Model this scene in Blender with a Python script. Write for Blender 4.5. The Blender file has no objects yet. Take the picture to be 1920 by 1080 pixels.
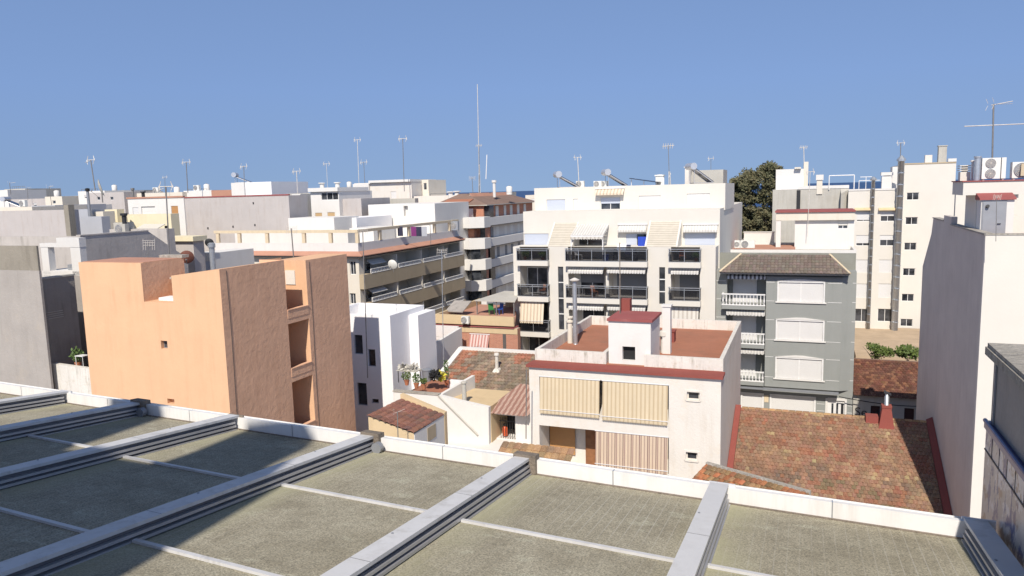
import bpy, math, random
from mathutils import Vector, Matrix
rnd = random.Random(7)
S = bpy.context.scene
COL = S.collection
# ---------------------------------------------------------------- camera
F = 1400.0                      # focal length in photo pixels (1920 wide)
PITCH = math.atan(182.0/F); ROLL = math.radians(1.5); EYE = 19.0
cp, sp = math.cos(PITCH), math.sin(PITCH)
FW = Vector((0, cp, -sp)); U0 = Vector((0, sp, cp)); R0 = Vector((1, 0, 0))
RT = R0*math.cos(ROLL) - U0*math.sin(ROLL); UP = U0*math.cos(ROLL) + R0*math.sin(ROLL)
CAM = Vector((0, 0, EYE))
cd = bpy.data.cameras.new('camera'); cam = bpy.data.objects.new('camera', cd); COL.objects.link(cam)
cd.sensor_width = 36.0; cd.lens = F/1920*36.0; cd.clip_start = 0.1; cd.clip_end = 60000
M3 = Matrix((RT, UP, -FW)).transposed()
cam.matrix_world = Matrix.Translation(CAM) @ M3.to_4x4()
S.camera = cam
def ray(px, py): return FW + RT*((px-960)/F) + UP*((540-py)/F)
def P(px, py, D):
    r = ray(px, py); return CAM + r*(D/r.y)
def Gz(px, py, z):
    r = ray(px, py); return CAM + r*((z-EYE)/r.z)
def proj(p):
    d = Vector(p)-CAM; w = d.dot(FW); return (960+F*d.dot(RT)/w, 540-F*d.dot(UP)/w)
YA = math.radians(-21.5)
class Fr:
    """a local frame: x along the facade, y away from the viewer, z up"""
    def __init__(s, x, y, z=0.0, yaw=YA):
        s.o = Vector((x, y, z)); s.yaw = yaw
        c, n = math.cos(yaw), math.sin(yaw)
        s.u = Vector((c, n, 0)); s.v = Vector((-n, c, 0))
    def w(s, p): return s.o + s.u*p[0] + s.v*p[1] + Vector((0, 0, p[2]))
    def l(s, q):
        d = Vector(q)-s.o; return Vector((d.dot(s.u), d.dot(s.v), d.z))
    def U(s, px, py, v=0.0):
        r = ray(px, py); t = ((s.o + s.v*v) - CAM).dot(s.v)/r.dot(s.v); q = s.l(CAM+r*t); return q.x, q.z
    def V(s, px, py, u=0.0):
        r = ray(px, py); t = ((s.o + s.u*u) - CAM).dot(s.u)/r.dot(s.u); q = s.l(CAM+r*t); return q.y, q.z
    def H(s, px, py, z):
        r = ray(px, py); t = (s.o.z+z-EYE)/r.z; q = s.l(CAM+r*t); return q.x, q.y
    def R(s, x0, y0, x1, y1, v=0.0):
        """pixel rectangle -> (u0,u1,z0,z1) on the facade plane y=v"""
        xm, ym = (x0+x1)/2, (y0+y1)/2
        return (s.U(x0, ym, v)[0], s.U(x1, ym, v)[0], s.U(xm, y1, v)[1], s.U(xm, y0, v)[1])
    def RV(s, x0, y0, x1, y1, u=0.0):
        """pixel rectangle -> (v0,v1,z0,z1) on the side plane x=u"""
        xm, ym = (x0+x1)/2, (y0+y1)/2
        a, b = s.V(x0, ym, u)[0], s.V(x1, ym, u)[0]
        return (min(a, b), max(a, b), s.V(xm, y1, u)[1], s.V(xm, y0, u)[1])
def fr_at(px, py, D, yaw=YA, z=0.0):
    p = P(px, py, D); return Fr(p.x, p.y, z, yaw)
# ---------------------------------------------------------------- objects
def tag(o, label=None, cat=None, group=None, kind=None):
    if label: o['label'] = label
    if cat: o['category'] = cat
    if group: o['group'] = group
    if kind: o['kind'] = kind
    elif cat: o['kind'] = 'thing'
    return o
def thing(name, fr, label, cat, group=None):
    o = bpy.data.objects.new(name, None); COL.objects.link(o)
    o.location = fr.o; o.rotation_euler = (0, 0, fr.yaw); o.empty_display_size = .3
    return tag(o, label, cat, group)
class MB:
    def __init__(s): s.v = []; s.f = []; s.c = []; s.m = []; s.cc = None; s.mi = 0
    def face(s, pts):
        n = len(s.v); s.v += [tuple(p) for p in pts]; s.f.append(tuple(range(n, n+len(pts)))); s.c.append(s.cc); s.m.append(s.mi); return s
    def box(s, x0, x1, y0, y1, z0, z1):
        if x0 > x1: x0, x1 = x1, x0
        if y0 > y1: y0, y1 = y1, y0
        if z0 > z1: z0, z1 = z1, z0
        n = len(s.v)
        s.v += [(x0,y0,z0),(x1,y0,z0),(x1,y1,z0),(x0,y1,z0),(x0,y0,z1),(x1,y0,z1),(x1,y1,z1),(x0,y1,z1)]
        for f in ((0,3,2,1),(4,5,6,7),(0,1,5,4),(1,2,6,5),(2,3,7,6),(3,0,4,7)):
            s.f.append(tuple(n+i for i in f)); s.c.append(s.cc); s.m.append(s.mi)
        return s
    def hexa(s, b, t):
        n = len(s.v); s.v += [tuple(p) for p in b]+[tuple(p) for p in t]; k = len(b)
        fs = [tuple(reversed(range(k))), tuple(range(k, 2*k))]+[(i, (i+1) % k, k+(i+1) % k, k+i) for i in range(k)]
        for f in fs: s.f.append(tuple(n+i for i in f)); s.c.append(s.cc); s.m.append(s.mi)
        return s
    def prism(s, poly, z0, z1):
        return s.hexa([(p[0], p[1], z0) for p in poly], [(p[0], p[1], z1) for p in poly])
    def xprism(s, poly, x0, x1):
        """poly of (y,z) extruded along x"""
        return s.hexa([(x0, p[0], p[1]) for p in poly], [(x1, p[0], p[1]) for p in poly])
    def yprism(s, poly, y0, y1):
        return s.hexa([(p[0], y0, p[1]) for p in poly], [(p[0], y1, p[1]) for p in poly])
    def tube(s, pts, r, n=8, r2=None, cap=True):
        pts = [Vector(p) for p in pts]; rings = []
        for i, p in enumerate(pts):
            d = (pts[min(i+1, len(pts)-1)]-pts[max(i-1, 0)]).normalized()
            a = Vector((0, 0, 1)) if abs(d.z) < .9 else Vector((1, 0, 0))
            e1 = d.cross(a).normalized(); e2 = d.cross(e1)
            rr = r if r2 is None else r+(r2-r)*i/(len(pts)-1)
            k = len(s.v); rings.append(k)
            for j in range(n):
                t = 2*math.pi*j/n; s.v.append(tuple(p+e1*(rr*math.cos(t))+e2*(rr*math.sin(t))))
        for a, b in zip(rings, rings[1:]):
            for j in range(n):
                s.f.append((a+j, a+(j+1) % n, b+(j+1) % n, b+j)); s.c.append(s.cc); s.m.append(s.mi)
        if cap:
            for k in (rings[0], rings[-1]): s.f.append(tuple(k+j for j in range(n))); s.c.append(s.cc); s.m.append(s.mi)
        return s
    def lathe(s, x, y, prof, n=12):
        """prof: list of (r,z)"""
        rings = []
        for r, z in prof:
            rings.append(len(s.v))
            for j in range(n):
                t = 2*math.pi*j/n; s.v.append((x+r*math.cos(t), y+r*math.sin(t), z))
        for a, b in zip(rings, rings[1:]):
            for j in range(n): s.f.append((a+j, a+(j+1) % n, b+(j+1) % n, b+j)); s.c.append(s.cc); s.m.append(s.mi)
        for k in (rings[0], rings[-1]): s.f.append(tuple(k+j for j in range(n))); s.c.append(s.cc); s.m.append(s.mi)
        return s
    def build(s, name, mat, parent=None, smooth=False, fr=None):
        me = bpy.data.meshes.new(name); me.from_pydata(s.v, [], s.f)
        mats = mat if isinstance(mat, (list, tuple)) else [mat]
        for m in mats: me.materials.append(m)
        if len(mats) > 1:
            for p, m in zip(me.polygons, s.m): p.material_index = m
        if any(c is not None for c in s.c):
            at = me.color_attributes.new('col', 'FLOAT_COLOR', 'CORNER')
            i = 0
            for p, c in zip(me.polygons, s.c):
                c = c or (.5, .5, .5)
                for _ in range(p.loop_total): at.data[i].color = (c[0], c[1], c[2], 1); i += 1
        if smooth: me.shade_smooth()
        me.validate(); me.update()
        o = bpy.data.objects.new(name, me); COL.objects.link(o)
        if parent is not None: o.parent = parent
        if fr is not None: o.location = fr.o; o.rotation_euler = (0, 0, fr.yaw)
        return o
def holes(mb, plane, c, a0, a1, z0, z1, hs, depth, back=True):
    """a wall sheet with rectangular openings, reveals and (optionally) a back. plane: front/right/left/rear"""
    def pt(a, z, d):
        if plane == 'front': return (a, c+d, z)
        if plane == 'rear': return (a, c-d, z)
        if plane == 'right': return (c-d, a, z)
        return (c+d, a, z)
    H = []
    for h in hs:
        x0, x1, y0, y1 = max(min(h[0], h[1]), a0), min(max(h[0], h[1]), a1), max(min(h[2], h[3]), z0), min(max(h[2], h[3]), z1)
        if x1-x0 > .02 and y1-y0 > .02: H.append((x0, x1, y0, y1, h[4] if len(h) > 4 else depth))
    xs = sorted(set([a0, a1]+[h[0] for h in H]+[h[1] for h in H])); zs = sorted(set([z0, z1]+[h[2] for h in H]+[h[3] for h in H]))
    def dep(i, j):
        if i < 0 or j < 0 or i >= len(xs)-1 or j >= len(zs)-1: return 0
        x, z = (xs[i]+xs[i+1])/2, (zs[j]+zs[j+1])/2
        return max([h[4] for h in H if h[0] < x < h[1] and h[2] < z < h[3]]+[0])
    for i in range(len(xs)-1):
        for j in range(len(zs)-1):
            d = dep(i, j); A, B, C, D = xs[i], xs[i+1], zs[j], zs[j+1]
            if d == 0 or back: mb.face([pt(A, C, d), pt(B, C, d), pt(B, D, d), pt(A, D, d)])
            for di, dj, q in ((1, 0, (B, C, B, D)), (0, 1, (A, D, B, D)), (-1, 0, (A, C, A, D)), (0, -1, (A, C, B, C))):
                e = dep(i+di, j+dj) if 0 <= i+di < len(xs)-1 and 0 <= j+dj < len(zs)-1 else 0
                if d > e: mb.face([pt(q[0], q[1], e), pt(q[2], q[3], e), pt(q[2], q[3], d), pt(q[0], q[1], d)])
    return mb
def body(root, x0, x1, y0, y1, z1, mat, fh=(), rh=(), lh=(), depth=.18, par=.0, pt=.2, roofmat=None, z0=0.0, name='wall'):
    """a block with openings; par>0 leaves a parapet round a sunken flat roof"""
    mb = MB()
    holes(mb, 'front', y0, x0, x1, z0, z1, fh, depth); holes(mb, 'right', x1, y0, y1, z0, z1, rh, depth); holes(mb, 'left', x0, y0, y1, z0, z1, lh, depth)
    mb.face([(x0, y1, z0), (x1, y1, z0), (x1, y1, z1), (x0, y1, z1)])
    if par > 0:
        a, b, c, d = x0+pt, x1-pt, y0+pt, y1-pt
        for q in ([(x0, y0), (x1, y0), (b, c), (a, c)], [(x1, y0), (x1, y1), (b, d), (b, c)], [(x1, y1), (x0, y1), (a, d), (b, d)], [(x0, y1), (x0, y0), (a, c), (a, d)]):
            mb.face([(p[0], p[1], z1) for p in q])
        for p, q in (((a, c), (b, c)), ((b, c), (b, d)), ((b, d), (a, d)), ((a, d), (a, c))):
            mb.face([(p[0], p[1], z1), (q[0], q[1], z1), (q[0], q[1], z1-par), (p[0], p[1], z1-par)])
        w = mb.build(name, mat, root)
        MB().face([(a, c, z1-par), (b, c, z1-par), (b, d, z1-par), (a, d, z1-par)]).build('roof', roofmat or M['terra'], root)
    else:
        mb.face([(x0, y0, z1), (x1, y0, z1), (x1, y1, z1), (x0, y1, z1)]); w = mb.build(name, mat, root)
    return w
# ---------------------------------------------------------------- materials
M = {}
def nt(name):
    m = bpy.data.materials.new(name); m.use_nodes = True; n = m.node_tree; b = n.nodes['Principled BSDF']; return m, n, b
def lin(c):
    return tuple((x/255/12.92 if x/255 <= .04045 else ((x/255+.055)/1.055)**2.4) for x in c)
class NB:
    def __init__(s, n): s.n = n; s.tc = n.nodes.new('ShaderNodeTexCoord')
    def a(s, t, **k):
        x = s.n.nodes.new(t)
        for q, v in k.items():
            if q in x.bl_rna.properties and q not in x.inputs.keys(): setattr(x, q, v)
            else: x.inputs[q].default_value = v
        return x
    def L(s, a, b): s.n.links.new(a, b)
    def noise(s, scale, detail=5, rough=.6, sc=(1, 1, 1), src='Object', loc=(0, 0, 0)):
        mp = s.a('ShaderNodeMapping'); mp.inputs['Scale'].default_value = sc; mp.inputs['Location'].default_value = loc
        s.L(s.tc.outputs[src], mp.inputs[0]); t = s.a('ShaderNodeTexNoise'); s.L(mp.outputs[0], t.inputs['Vector'])
        t.inputs['Scale'].default_value = scale; t.inputs['Detail'].default_value = detail; t.inputs['Roughness'].default_value = rough
        return t.outputs['Fac']
    def ramp(s, x, a, b, lo=0., hi=1.):
        r = s.a('ShaderNodeMapRange'); s.L(x, r.inputs[0]); r.inputs[1].default_value = a; r.inputs[2].default_value = b; r.inputs[3].default_value = lo; r.inputs[4].default_value = hi; return r.outputs[0]
    def mix(s, f, a, b, mode='MIX'):
        m = s.a('ShaderNodeMix'); m.data_type = 'RGBA'; m.blend_type = mode
        for i, q in ((0, f), (6, a), (7, b)):
            if hasattr(q, 'links'): s.L(q, m.inputs[i])
            elif i == 0: m.inputs[0].default_value = q
            else: m.inputs[i].default_value = (q[0], q[1], q[2], 1)
        return m.outputs[2]
    def math(s, op, a, b=0.):
        m = s.a('ShaderNodeMath'); m.operation = op
        for i, q in ((0, a), (1, b)):
            if hasattr(q, 'links'): s.L(q, m.inputs[i])
            else: m.inputs[i].default_value = q
        return m.outputs[0]
    def bump(s, h, b, st, dist=.02):
        m = s.a('ShaderNodeBump'); m.inputs['Strength'].default_value = st; m.inputs['Distance'].default_value = dist
        s.L(h, m.inputs['Height']); s.L(m.outputs[0], b.inputs['Normal'])
    def xyz(s, src='Object'):
        m = s.a('ShaderNodeSeparateXYZ'); s.L(s.tc.outputs[src], m.inputs[0]); return m.outputs
def stucco(key, col, var=.10, stain=.0, scol=(.18, .14, .10), bump=.25, bs=9., ssc=1.0, patch=.0, pcol=(.5, .4, .3), rough=.92):
    m, n, b = nt(key); k = NB(n)
    c = k.mix(k.ramp(k.noise(.55, 6, .65), .3, .7), tuple(x*(1-var) for x in col), tuple(min(1, x*(1+var*.6)) for x in col))
    c = k.mix(k.ramp(k.noise(14, 3), .35, .65, 0, .35), c, tuple(x*(1-var*1.2) for x in col))
    if patch > 0:
        c = k.mix(k.ramp(k.noise(.9*ssc, 6, .7, loc=(7, 3, 1)), .55, .66, 0, patch), c, pcol)
    if stain > 0:
        st = k.math('MULTIPLY', k.ramp(k.noise(2.2*ssc, 6, .7, sc=(1, 1, .10)), .48, .72), k.ramp(k.noise(.5*ssc, 3), .38, .62))
        c = k.mix(k.math('MULTIPLY', st, stain), c, scol)
    k.L(c, b.inputs['Base Color']); b.inputs['Roughness'].default_value = rough; b.inputs['Specular IOR Level'].default_value = .25
    if bump: k.bump(k.noise(bs, 6, .65), b, min(1, bump*1.3), .045)
    M[key] = m; return m
def plain(key, col, rough=.6, metal=0., var=.08, sc=3., spec=.5):
    m, n, b = nt(key); k = NB(n)
    c = k.mix(k.ramp(k.noise(sc, 5), .3, .7), tuple(x*(1-var) for x in col), tuple(min(1, x*(1+var)) for x in col))
    k.L(c, b.inputs['Base Color']); b.inputs['Roughness'].default_value = rough; b.inputs['Metallic'].default_value = metal; b.inputs['Specular IOR Level'].default_value = spec
    M[key] = m; return m
def stripes(key, c1, c2, period, duty=.5, axis=0, rough=.8, extra=None, off=0.):
    m, n, b = nt(key); k = NB(n)
    f = k.math('FRACT', k.math('DIVIDE', k.math('ADD', k.xyz()[axis], 100+off), period))
    c = k.mix(k.math('GREATER_THAN', f, duty), c1, c2)
    if extra:
        for e0, e1, ec in extra: c = k.mix(k.math('MULTIPLY', k.math('GREATER_THAN', f, e0), k.math('LESS_THAN', f, e1)), c, ec)
    c = k.mix(k.ramp(k.noise(1.5, 5), .3, .7, 0, .3), c, tuple(x*.7 for x in c1))
    k.L(c, b.inputs['Base Color']); b.inputs['Roughness'].default_value = rough; M[key] = m; return m
def shutter(key, col, slat=.055):
    m, n, b = nt(key); k = NB(n)
    f = k.math('FRACT', k.math('DIVIDE', k.math('ADD', k.xyz()[2], 50), slat))
    c = k.mix(k.math('LESS_THAN', f, .16), col, tuple(x*.62 for x in col))
    c = k.mix(k.ramp(k.noise(1.2, 4), .3, .7, 0, .25), c, tuple(x*.8 for x in col))
    k.L(c, b.inputs['Base Color']); b.inputs['Roughness'].default_value = .5; k.bump(f, b, .4, .01); M[key] = m; return m
def attrmat(key, rough=.9, dirt=.35, dcol=(.10, .085, .065), sc=.8):
    m, n, b = nt(key); k = NB(n)
    at = k.a('ShaderNodeAttribute'); at.attribute_name = 'col'
    c = k.mix(k.ramp(k.noise(sc, 7, .7), .42, .62, 0, dirt), at.outputs['Color'], dcol)
    c = k.mix(k.ramp(k.noise(22, 3), .4, .62, 0, .5), c, at.outputs['Color'], 'MULTIPLY')
    k.L(c, b.inputs['Base Color']); b.inputs['Roughness'].default_value = rough; b.inputs['Specular IOR Level'].default_value = .2; M[key] = m; return m
# ---------------------------------------------------------------- material set
stucco('orange', (.69, .43, .26), .07, .6, (.56, .31, .18), .16, 6, patch=.16, pcol=(.68, .41, .25))
stucco('orange_rough', (.69, .42, .275), .10, .4, (.40, .20, .12), .55, 3.2)
stucco('white', (.68, .66, .625), .05, .25, (.52, .46, .38), .15)
stucco('white_old', (.68, .64, .58), .07, .4, (.48, .38, .27), .3, 8, patch=.35, pcol=(.66, .55, .42))
stucco('white_moss', (.68, .645, .585), .12, .85, (.22, .20, .15), .4, 8, ssc=2.2, patch=.55, pcol=(.50, .44, .34))
stucco('cream', (.66, .61, .52), .05, .35, (.50, .42, .30), .15)
stucco('ivory', (.655, .62, .555), .04, .15, (.6, .53, .42), .08)
stucco('yellow', (.74, .66, .46), .05, .3, (.5, .40, .26), .15)
stucco('grey', (.375, .345, .315), .14, .5, (.24, .215, .19), .3, 6, patch=.25, pcol=(.42, .36, .28))
stucco('grey_pink', (.47, .435, .415), .08, .6, (.34, .27, .22), .25, 6)
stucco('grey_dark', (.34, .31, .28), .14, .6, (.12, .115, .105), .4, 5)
stucco('grey_stain', (.29, .262, .215), .18, .7, (.12, .105, .08), .4, 6)
stucco('concrete', (.47, .45, .40), .12, .6, (.28, .25, .20), .25, 6, patch=.4, pcol=(.55, .48, .36))
stucco('grey_mid', (.50, .46, .42), .12, .6, (.22, .20, .17), .3, 5)
stucco('terra_brown', (.22, .15, .12), .15, .3, (.12, .10, .09), .3, 8)
stucco('railwhite', (.58, .575, .57), .08, .7, (.30, .28, .25), .06, 14, ssc=2.2, patch=.3, pcol=(.46, .44, .41), rough=.5)
stucco('gutterwhite', (.74, .73, .71), .04, .45, (.45, .41, .35), .05, 14, ssc=2.0, patch=.12, pcol=(.60, .57, .52), rough=.6)
stucco('slate_green', (.285, .295, .28), .06, .25, (.17, .19, .17), .25, 18)
stucco('moss_green', (.26, .26, .225), .12, .6, (.13, .14, .09), .3, 8)
stucco('beige', (.44, .36, .25), .08, .4, (.3, .24, .16), .25)
stucco('ochre', (.60, .46, .28), .08, .4, (.38, .28, .17), .25)
stucco('pale_blue', (.80, .79, .79), .03, .1, (.6, .6, .62), .25, 5)
stucco('wall_right', (.60, .545, .49), .10, .5, (.42, .36, .32), .3, 6)
stucco('terra', (.36, .155, .095), .16, .5, (.20, .12, .08), .2, 8, patch=.45, pcol=(.27, .15, .10))
stucco('terra_light', (.45, .24, .17), .12, .3, (.3, .18, .12), .2, 8)
stucco('redpaint', (.26, .075, .06), .14, .4, (.20, .06, .05), .2, 10)
stucco('redroof', (.30, .09, .085), .12, .3, (.22, .10, .09), .15, 8, patch=.25, pcol=(.38, .24, .22))
stucco('bluegrey', (.42, .43, .46), .06, .3, (.35, .36, .38), .15)
stucco('dirt', (.46, .35, .24), .2, .3, (.3, .24, .17), .6, 3)
stucco('asphalt', (.055, .055, .057), .2, .2, (.04, .04, .04), .3, 20)
stucco('ground', (.36, .31, .25), .2, .2, (.2, .18, .15), .3, 2)
stucco('capdirt', (.24, .20, .16), .25, .7, (.08, .07, .06), .6, 20, ssc=6)
stucco('lichen', (.40, .37, .32), .25, .8, (.10, .09, .08), .8, 16, ssc=5, patch=.6, pcol=(.55, .50, .44))
plain('whitepaint', (.72, .71, .69), .45)
plain('whitemetal', (.60, .60, .61), .38, .0, .05)
plain('alu', (.48, .48, .50), .40, .5, .06)
plain('rail', (.34, .35, .37), .45, .4, .1)
plain('galv', (.46, .48, .50), .42, .65, .14, 6)
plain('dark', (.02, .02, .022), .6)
plain('railcore', (.13, .13, .14), .6, 0, .2)
plain('darkmetal', (.05, .05, .055), .5, .3)
plain('black', (.012, .012, .013), .8)
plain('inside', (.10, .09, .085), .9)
plain('brownwood', (.24, .105, .045), .6, 0, .2, 4)
plain('darkred', (.045, .016, .014), .7)
plain('rustdish', (.16, .06, .04), .8, 0, .3, 3)
plain('pale_beige', (.63, .52, .36), .7)
plain('cream_tile', (.52, .475, .395), .7, 0, .08, 2)
plain('tile_line', (.42, .375, .30), .8)
plain('acwhite', (.70, .69, .64), .5, 0, .05)
plain('tankgrey', (.55, .55, .56), .35, .5)
plain('mast', (.22, .21, .20), .6, .4, .2)
plain('mastlight', (.60, .56, .50), .6, .1, .15)
plain('green_leaf', (.07, .12, .025), .7, 0, .35, 6)
plain('yellow_leaf', (.62, .55, .06), .7)
plain('orange_plastic', (.60, .10, .03), .4)
plain('blue_cloth', (.02, .06, .42), .8)
plain('blue_plastic', (.03, .08, .35), .4)
plain('green_plastic', (.03, .18, .04), .4)
plain('white_cloth', (.75, .75, .76), .9)
plain('navy_cloth', (.03, .03, .06), .9)
plain('plum_cloth', (.18, .03, .14), .9)
plain('terracotta', (.42, .16, .08), .8)
plain('bark', (.20, .17, .14), .9, 0, .25, 5)
plain('solar', (.03, .035, .05), .15, .2)
plain('greydoor', (.28, .29, .31), .5, .1)
plain('steelgrey', (.27, .28, .30), .5, .3)
plain('bluetile', (.02, .035, .16), .3, 0, .4, 40)
shutter('sh_white', (.70, .69, .67)); shutter('sh_grey', (.20, .205, .215)); shutter('sh_blue', (.50, .54, .62)); shutter('sh_cream', (.76, .73, .66)); shutter('sh_wood', (.46, .24, .09)); shutter('sh_tan', (.55, .38, .2))
stripes('aw_yellow', (.60, .50, .345), (.47, .365, .235), .215, .62)
stripes('aw_brown', (.60, .48, .35), (.56, .44, .33), .42, .5, extra=[(.0, .13, (.20, .12, .11)), (.20, .33, (.27, .17, .155)), (.62, .72, (.30, .20, .17))])
stripes('aw_grey', (.46, .42, .37), (.62, .59, .53), .34, .4)
stripes('aw_beige', (.70, .60, .46), (.48, .38, .28), .30, .6)
stripes('aw_red', (.62, .47, .43), (.40, .17, .14), .26, .5)
stripes('aw_white', (.52, .50, .46), (.66, .64, .60), .22, .5)
stripes('aw_dark', (.12, .12, .13), (.78, .78, .76), .30, .5)
stripes('corrug_red', (.27, .145, .11), (.42, .29, .235), .30, .5)
def brickmat(key, c1, c2, mortar, sc=1.0, axis='x'):
    m, n, b = nt(key); k = NB(n); t = k.a('ShaderNodeTexBrick'); o = k.xyz(); cb = k.a('ShaderNodeCombineXYZ')
    k.L(k.math('ADD', o[0], o[1]), cb.inputs[0]); k.L(o[2], cb.inputs[1]); k.L(cb.outputs[0], t.inputs['Vector'])
    for i, q in (('Color1', c1), ('Color2', c2), ('Mortar', mortar)): t.inputs[i].default_value = (*q, 1)
    t.inputs['Scale'].default_value = 1.0; t.inputs['Brick Width'].default_value = .26*sc; t.inputs['Row Height'].default_value = .075*sc; t.inputs['Mortar Size'].default_value = .008*sc
    c = k.mix(k.ramp(k.noise(.8, 5), .3, .7, 0, .3), t.outputs[0], (.3, .14, .09)); k.L(c, b.inputs['Base Color']); b.inputs['Roughness'].default_value = .9; M[key] = m
brickmat('brick', (.56, .215, .12), (.46, .165, .09), (.5, .36, .28))
brickmat('brick_light', (.50, .20, .12), (.40, .15, .09), (.50, .38, .30))
attrmat('tile_big'); attrmat('tile_old', dirt=.5, dcol=(.13, .105, .075), sc=1.2); attrmat('tile_new', dirt=.2, dcol=(.12, .10, .09))
def glassmat():
    m, n, b = nt('glass'); k = NB(n)
    c = k.mix(k.ramp(k.noise(.7, 3), .4, .6), (.015, .018, .022), (.07, .075, .085)); k.L(c, b.inputs['Base Color'])
    b.inputs['Roughness'].default_value = .08; b.inputs['Specular IOR Level'].default_value = .6; M['glass'] = m
    m, n, b = nt('smoked'); k = NB(n); tr = k.a('ShaderNodeBsdfTransparent'); tr.inputs[0].default_value = (.58, .59, .62, 1)
    b.inputs['Base Color'].default_value = (.03, .03, .035, 1); b.inputs['Roughness'].default_value = .1
    mx = k.a('ShaderNodeMixShader'); mx.inputs[0].default_value = .22; k.L(tr.outputs[0], mx.inputs[1]); k.L(b.outputs[0], mx.inputs[2])
    k.L(mx.outputs[0], n.nodes['Material Output'].inputs[0]); M['smoked'] = m
glassmat()
def panelmat():
    m, n, b = nt('panel'); k = NB(n); o = k.xyz()
    base = k.mix(k.ramp(k.noise(.5, 6, .7), .3, .7), (.375, .34, .25), (.475, .435, .33))
    base = k.mix(k.ramp(k.noise(2.6, 9, .8), .42, .62, 0, .5), base, (.20, .17, .115))
    base = k.mix(k.ramp(k.noise(2.4, 4, .55, sc=(1, 1.7, 1)), .60, .66, 0, .5), base, (.52, .50, .38))
    base = k.mix(k.ramp(k.noise(60, 5, .75), .42, .60, 0, .7), base, (.10, .095, .075))
    g = k.xyz('Generated'); ed = k.math('ADD', k.ramp(g[0], .0, .22, .75, 0.), k.ramp(g[0], .90, 1.0, 0., .3)); ed = k.math('MULTIPLY', ed, k.ramp(k.noise(1.3, 5), .3, .6))
    base = k.mix(ed, base, (.42, .41, .27))
    f = k.math('FRACT', k.math('DIVIDE', k.math('ADD', o[0], 100), .105))
    ln = k.math('MULTIPLY', k.math('LESS_THAN', f, .09), k.ramp(k.noise(.35, 2, loc=(3, 9, 0)), .38, .58, .12, .6))
    base = k.mix(ln, base, (.42, .40, .34))
    k.L(base, b.inputs['Base Color']); b.inputs['Roughness'].default_value = .85; b.inputs['Specular IOR Level'].default_value = .1
    k.bump(k.noise(30, 4), b, .12, .01); M['panel'] = m
    m, n, b = nt('azulejo'); k = NB(n); o = k.xyz()
    base = k.mix(k.ramp(k.noise(3, 5, .6), .4, .6), (.40, .36, .31), (.52, .47, .42))
    base = k.mix(k.ramp(k.noise(2.8, 5, .75, loc=(2, 5, 9)), .52, .55, 0, .8), base, (.62, .60, .58))
    base = k.mix(k.ramp(k.noise(3.6, 5, .7, sc=(1, 1.2, .6)), .54, .57, 0, .9), base, (.04, .055, .17))
    base = k.mix(k.ramp(k.noise(2.6, 4, .7, loc=(5, 1, 1)), .57, .60, 0, .75), base, (.26, .15, .08))
    k.L(base, b.inputs['Base Color']); b.inputs['Roughness'].default_value = .35; M['azulejo'] = m
panelmat()
def leafmat(key, c1, c2, c3):
    m, n, b = nt(key); k = NB(n)
    c = k.mix(k.ramp(k.noise(.45, 4, .6), .35, .65), c1, c2); c = k.mix(k.ramp(k.noise(3.1, 3), .45, .65), c, c3)
    k.L(c, b.inputs['Base Color']); b.inputs['Roughness'].default_value = .7; M[key] = m
leafmat('gumleaf', (.10, .105, .05), (.15, .12, .06), (.07, .08, .038))
leafmat('shrubleaf', (.085, .13, .025), (.13, .17, .035), (.05, .08, .015))
def seamat():
    m, n, b = nt('water'); b.inputs['Base Color'].default_value = (.012, .045, .13, 1); b.inputs['Roughness'].default_value = .45
    k = NB(n); k.bump(k.noise(.05, 4), b, .3, 1.); M['water'] = m
seamat()
# ---------------------------------------------------------------- light
SAZ, SEL = math.radians(11), math.radians(45)
SD = Vector((math.sin(SAZ)*math.cos(SEL), math.cos(SAZ)*math.cos(SEL), -math.sin(SEL)))
sl = bpy.data.lights.new('sun', 'SUN'); so = bpy.data.objects.new('sun', sl); COL.objects.link(so)
sl.energy = 4.75; sl.angle = math.radians(.53); sl.color = (1, .925, .82); so.rotation_euler = SD.to_track_quat('-Z', 'Y').to_euler(); so.location = (0, -20, 60)
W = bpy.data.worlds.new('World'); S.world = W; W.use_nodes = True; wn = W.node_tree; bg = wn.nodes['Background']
sky = wn.nodes.new('ShaderNodeTexSky'); sky.sky_type = 'NISHITA'; sky.sun_disc = False; sky.sun_elevation = SEL; sky.sun_rotation = math.pi+SAZ
sky.air_density = 1.5; sky.dust_density = .1; sky.ozone_density = 2.6; sky.altitude = 0
tcw = wn.nodes.new('ShaderNodeTexCoord'); adw = wn.nodes.new('ShaderNodeVectorMath'); adw.operation = 'ADD'; adw.inputs[1].default_value = (0, 0, .46)
nnw = wn.nodes.new('ShaderNodeVectorMath'); nnw.operation = 'NORMALIZE'; mxw = wn.nodes.new('ShaderNodeMix'); mxw.data_type = 'RGBA'; mxw.blend_type = 'MULTIPLY'
mxw.inputs[0].default_value = 1; mxw.inputs[7].default_value = (1.06, 1.02, 1.13, 1)
wn.links.new(tcw.outputs['Generated'], adw.inputs[0]); wn.links.new(adw.outputs[0], nnw.inputs[0]); wn.links.new(nnw.outputs[0], sky.inputs[0])
wn.links.new(sky.outputs[0], mxw.inputs[6]); sxw = wn.nodes.new('ShaderNodeSeparateXYZ'); wn.links.new(tcw.outputs['Generated'], sxw.inputs[0])
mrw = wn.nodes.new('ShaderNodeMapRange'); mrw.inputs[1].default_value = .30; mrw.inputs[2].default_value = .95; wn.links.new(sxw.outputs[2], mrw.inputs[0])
mx2 = wn.nodes.new('ShaderNodeMix'); mx2.data_type = 'RGBA'; mx2.blend_type = 'MULTIPLY'; mx2.inputs[7].default_value = (.52, .42, .35, 1)
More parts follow.
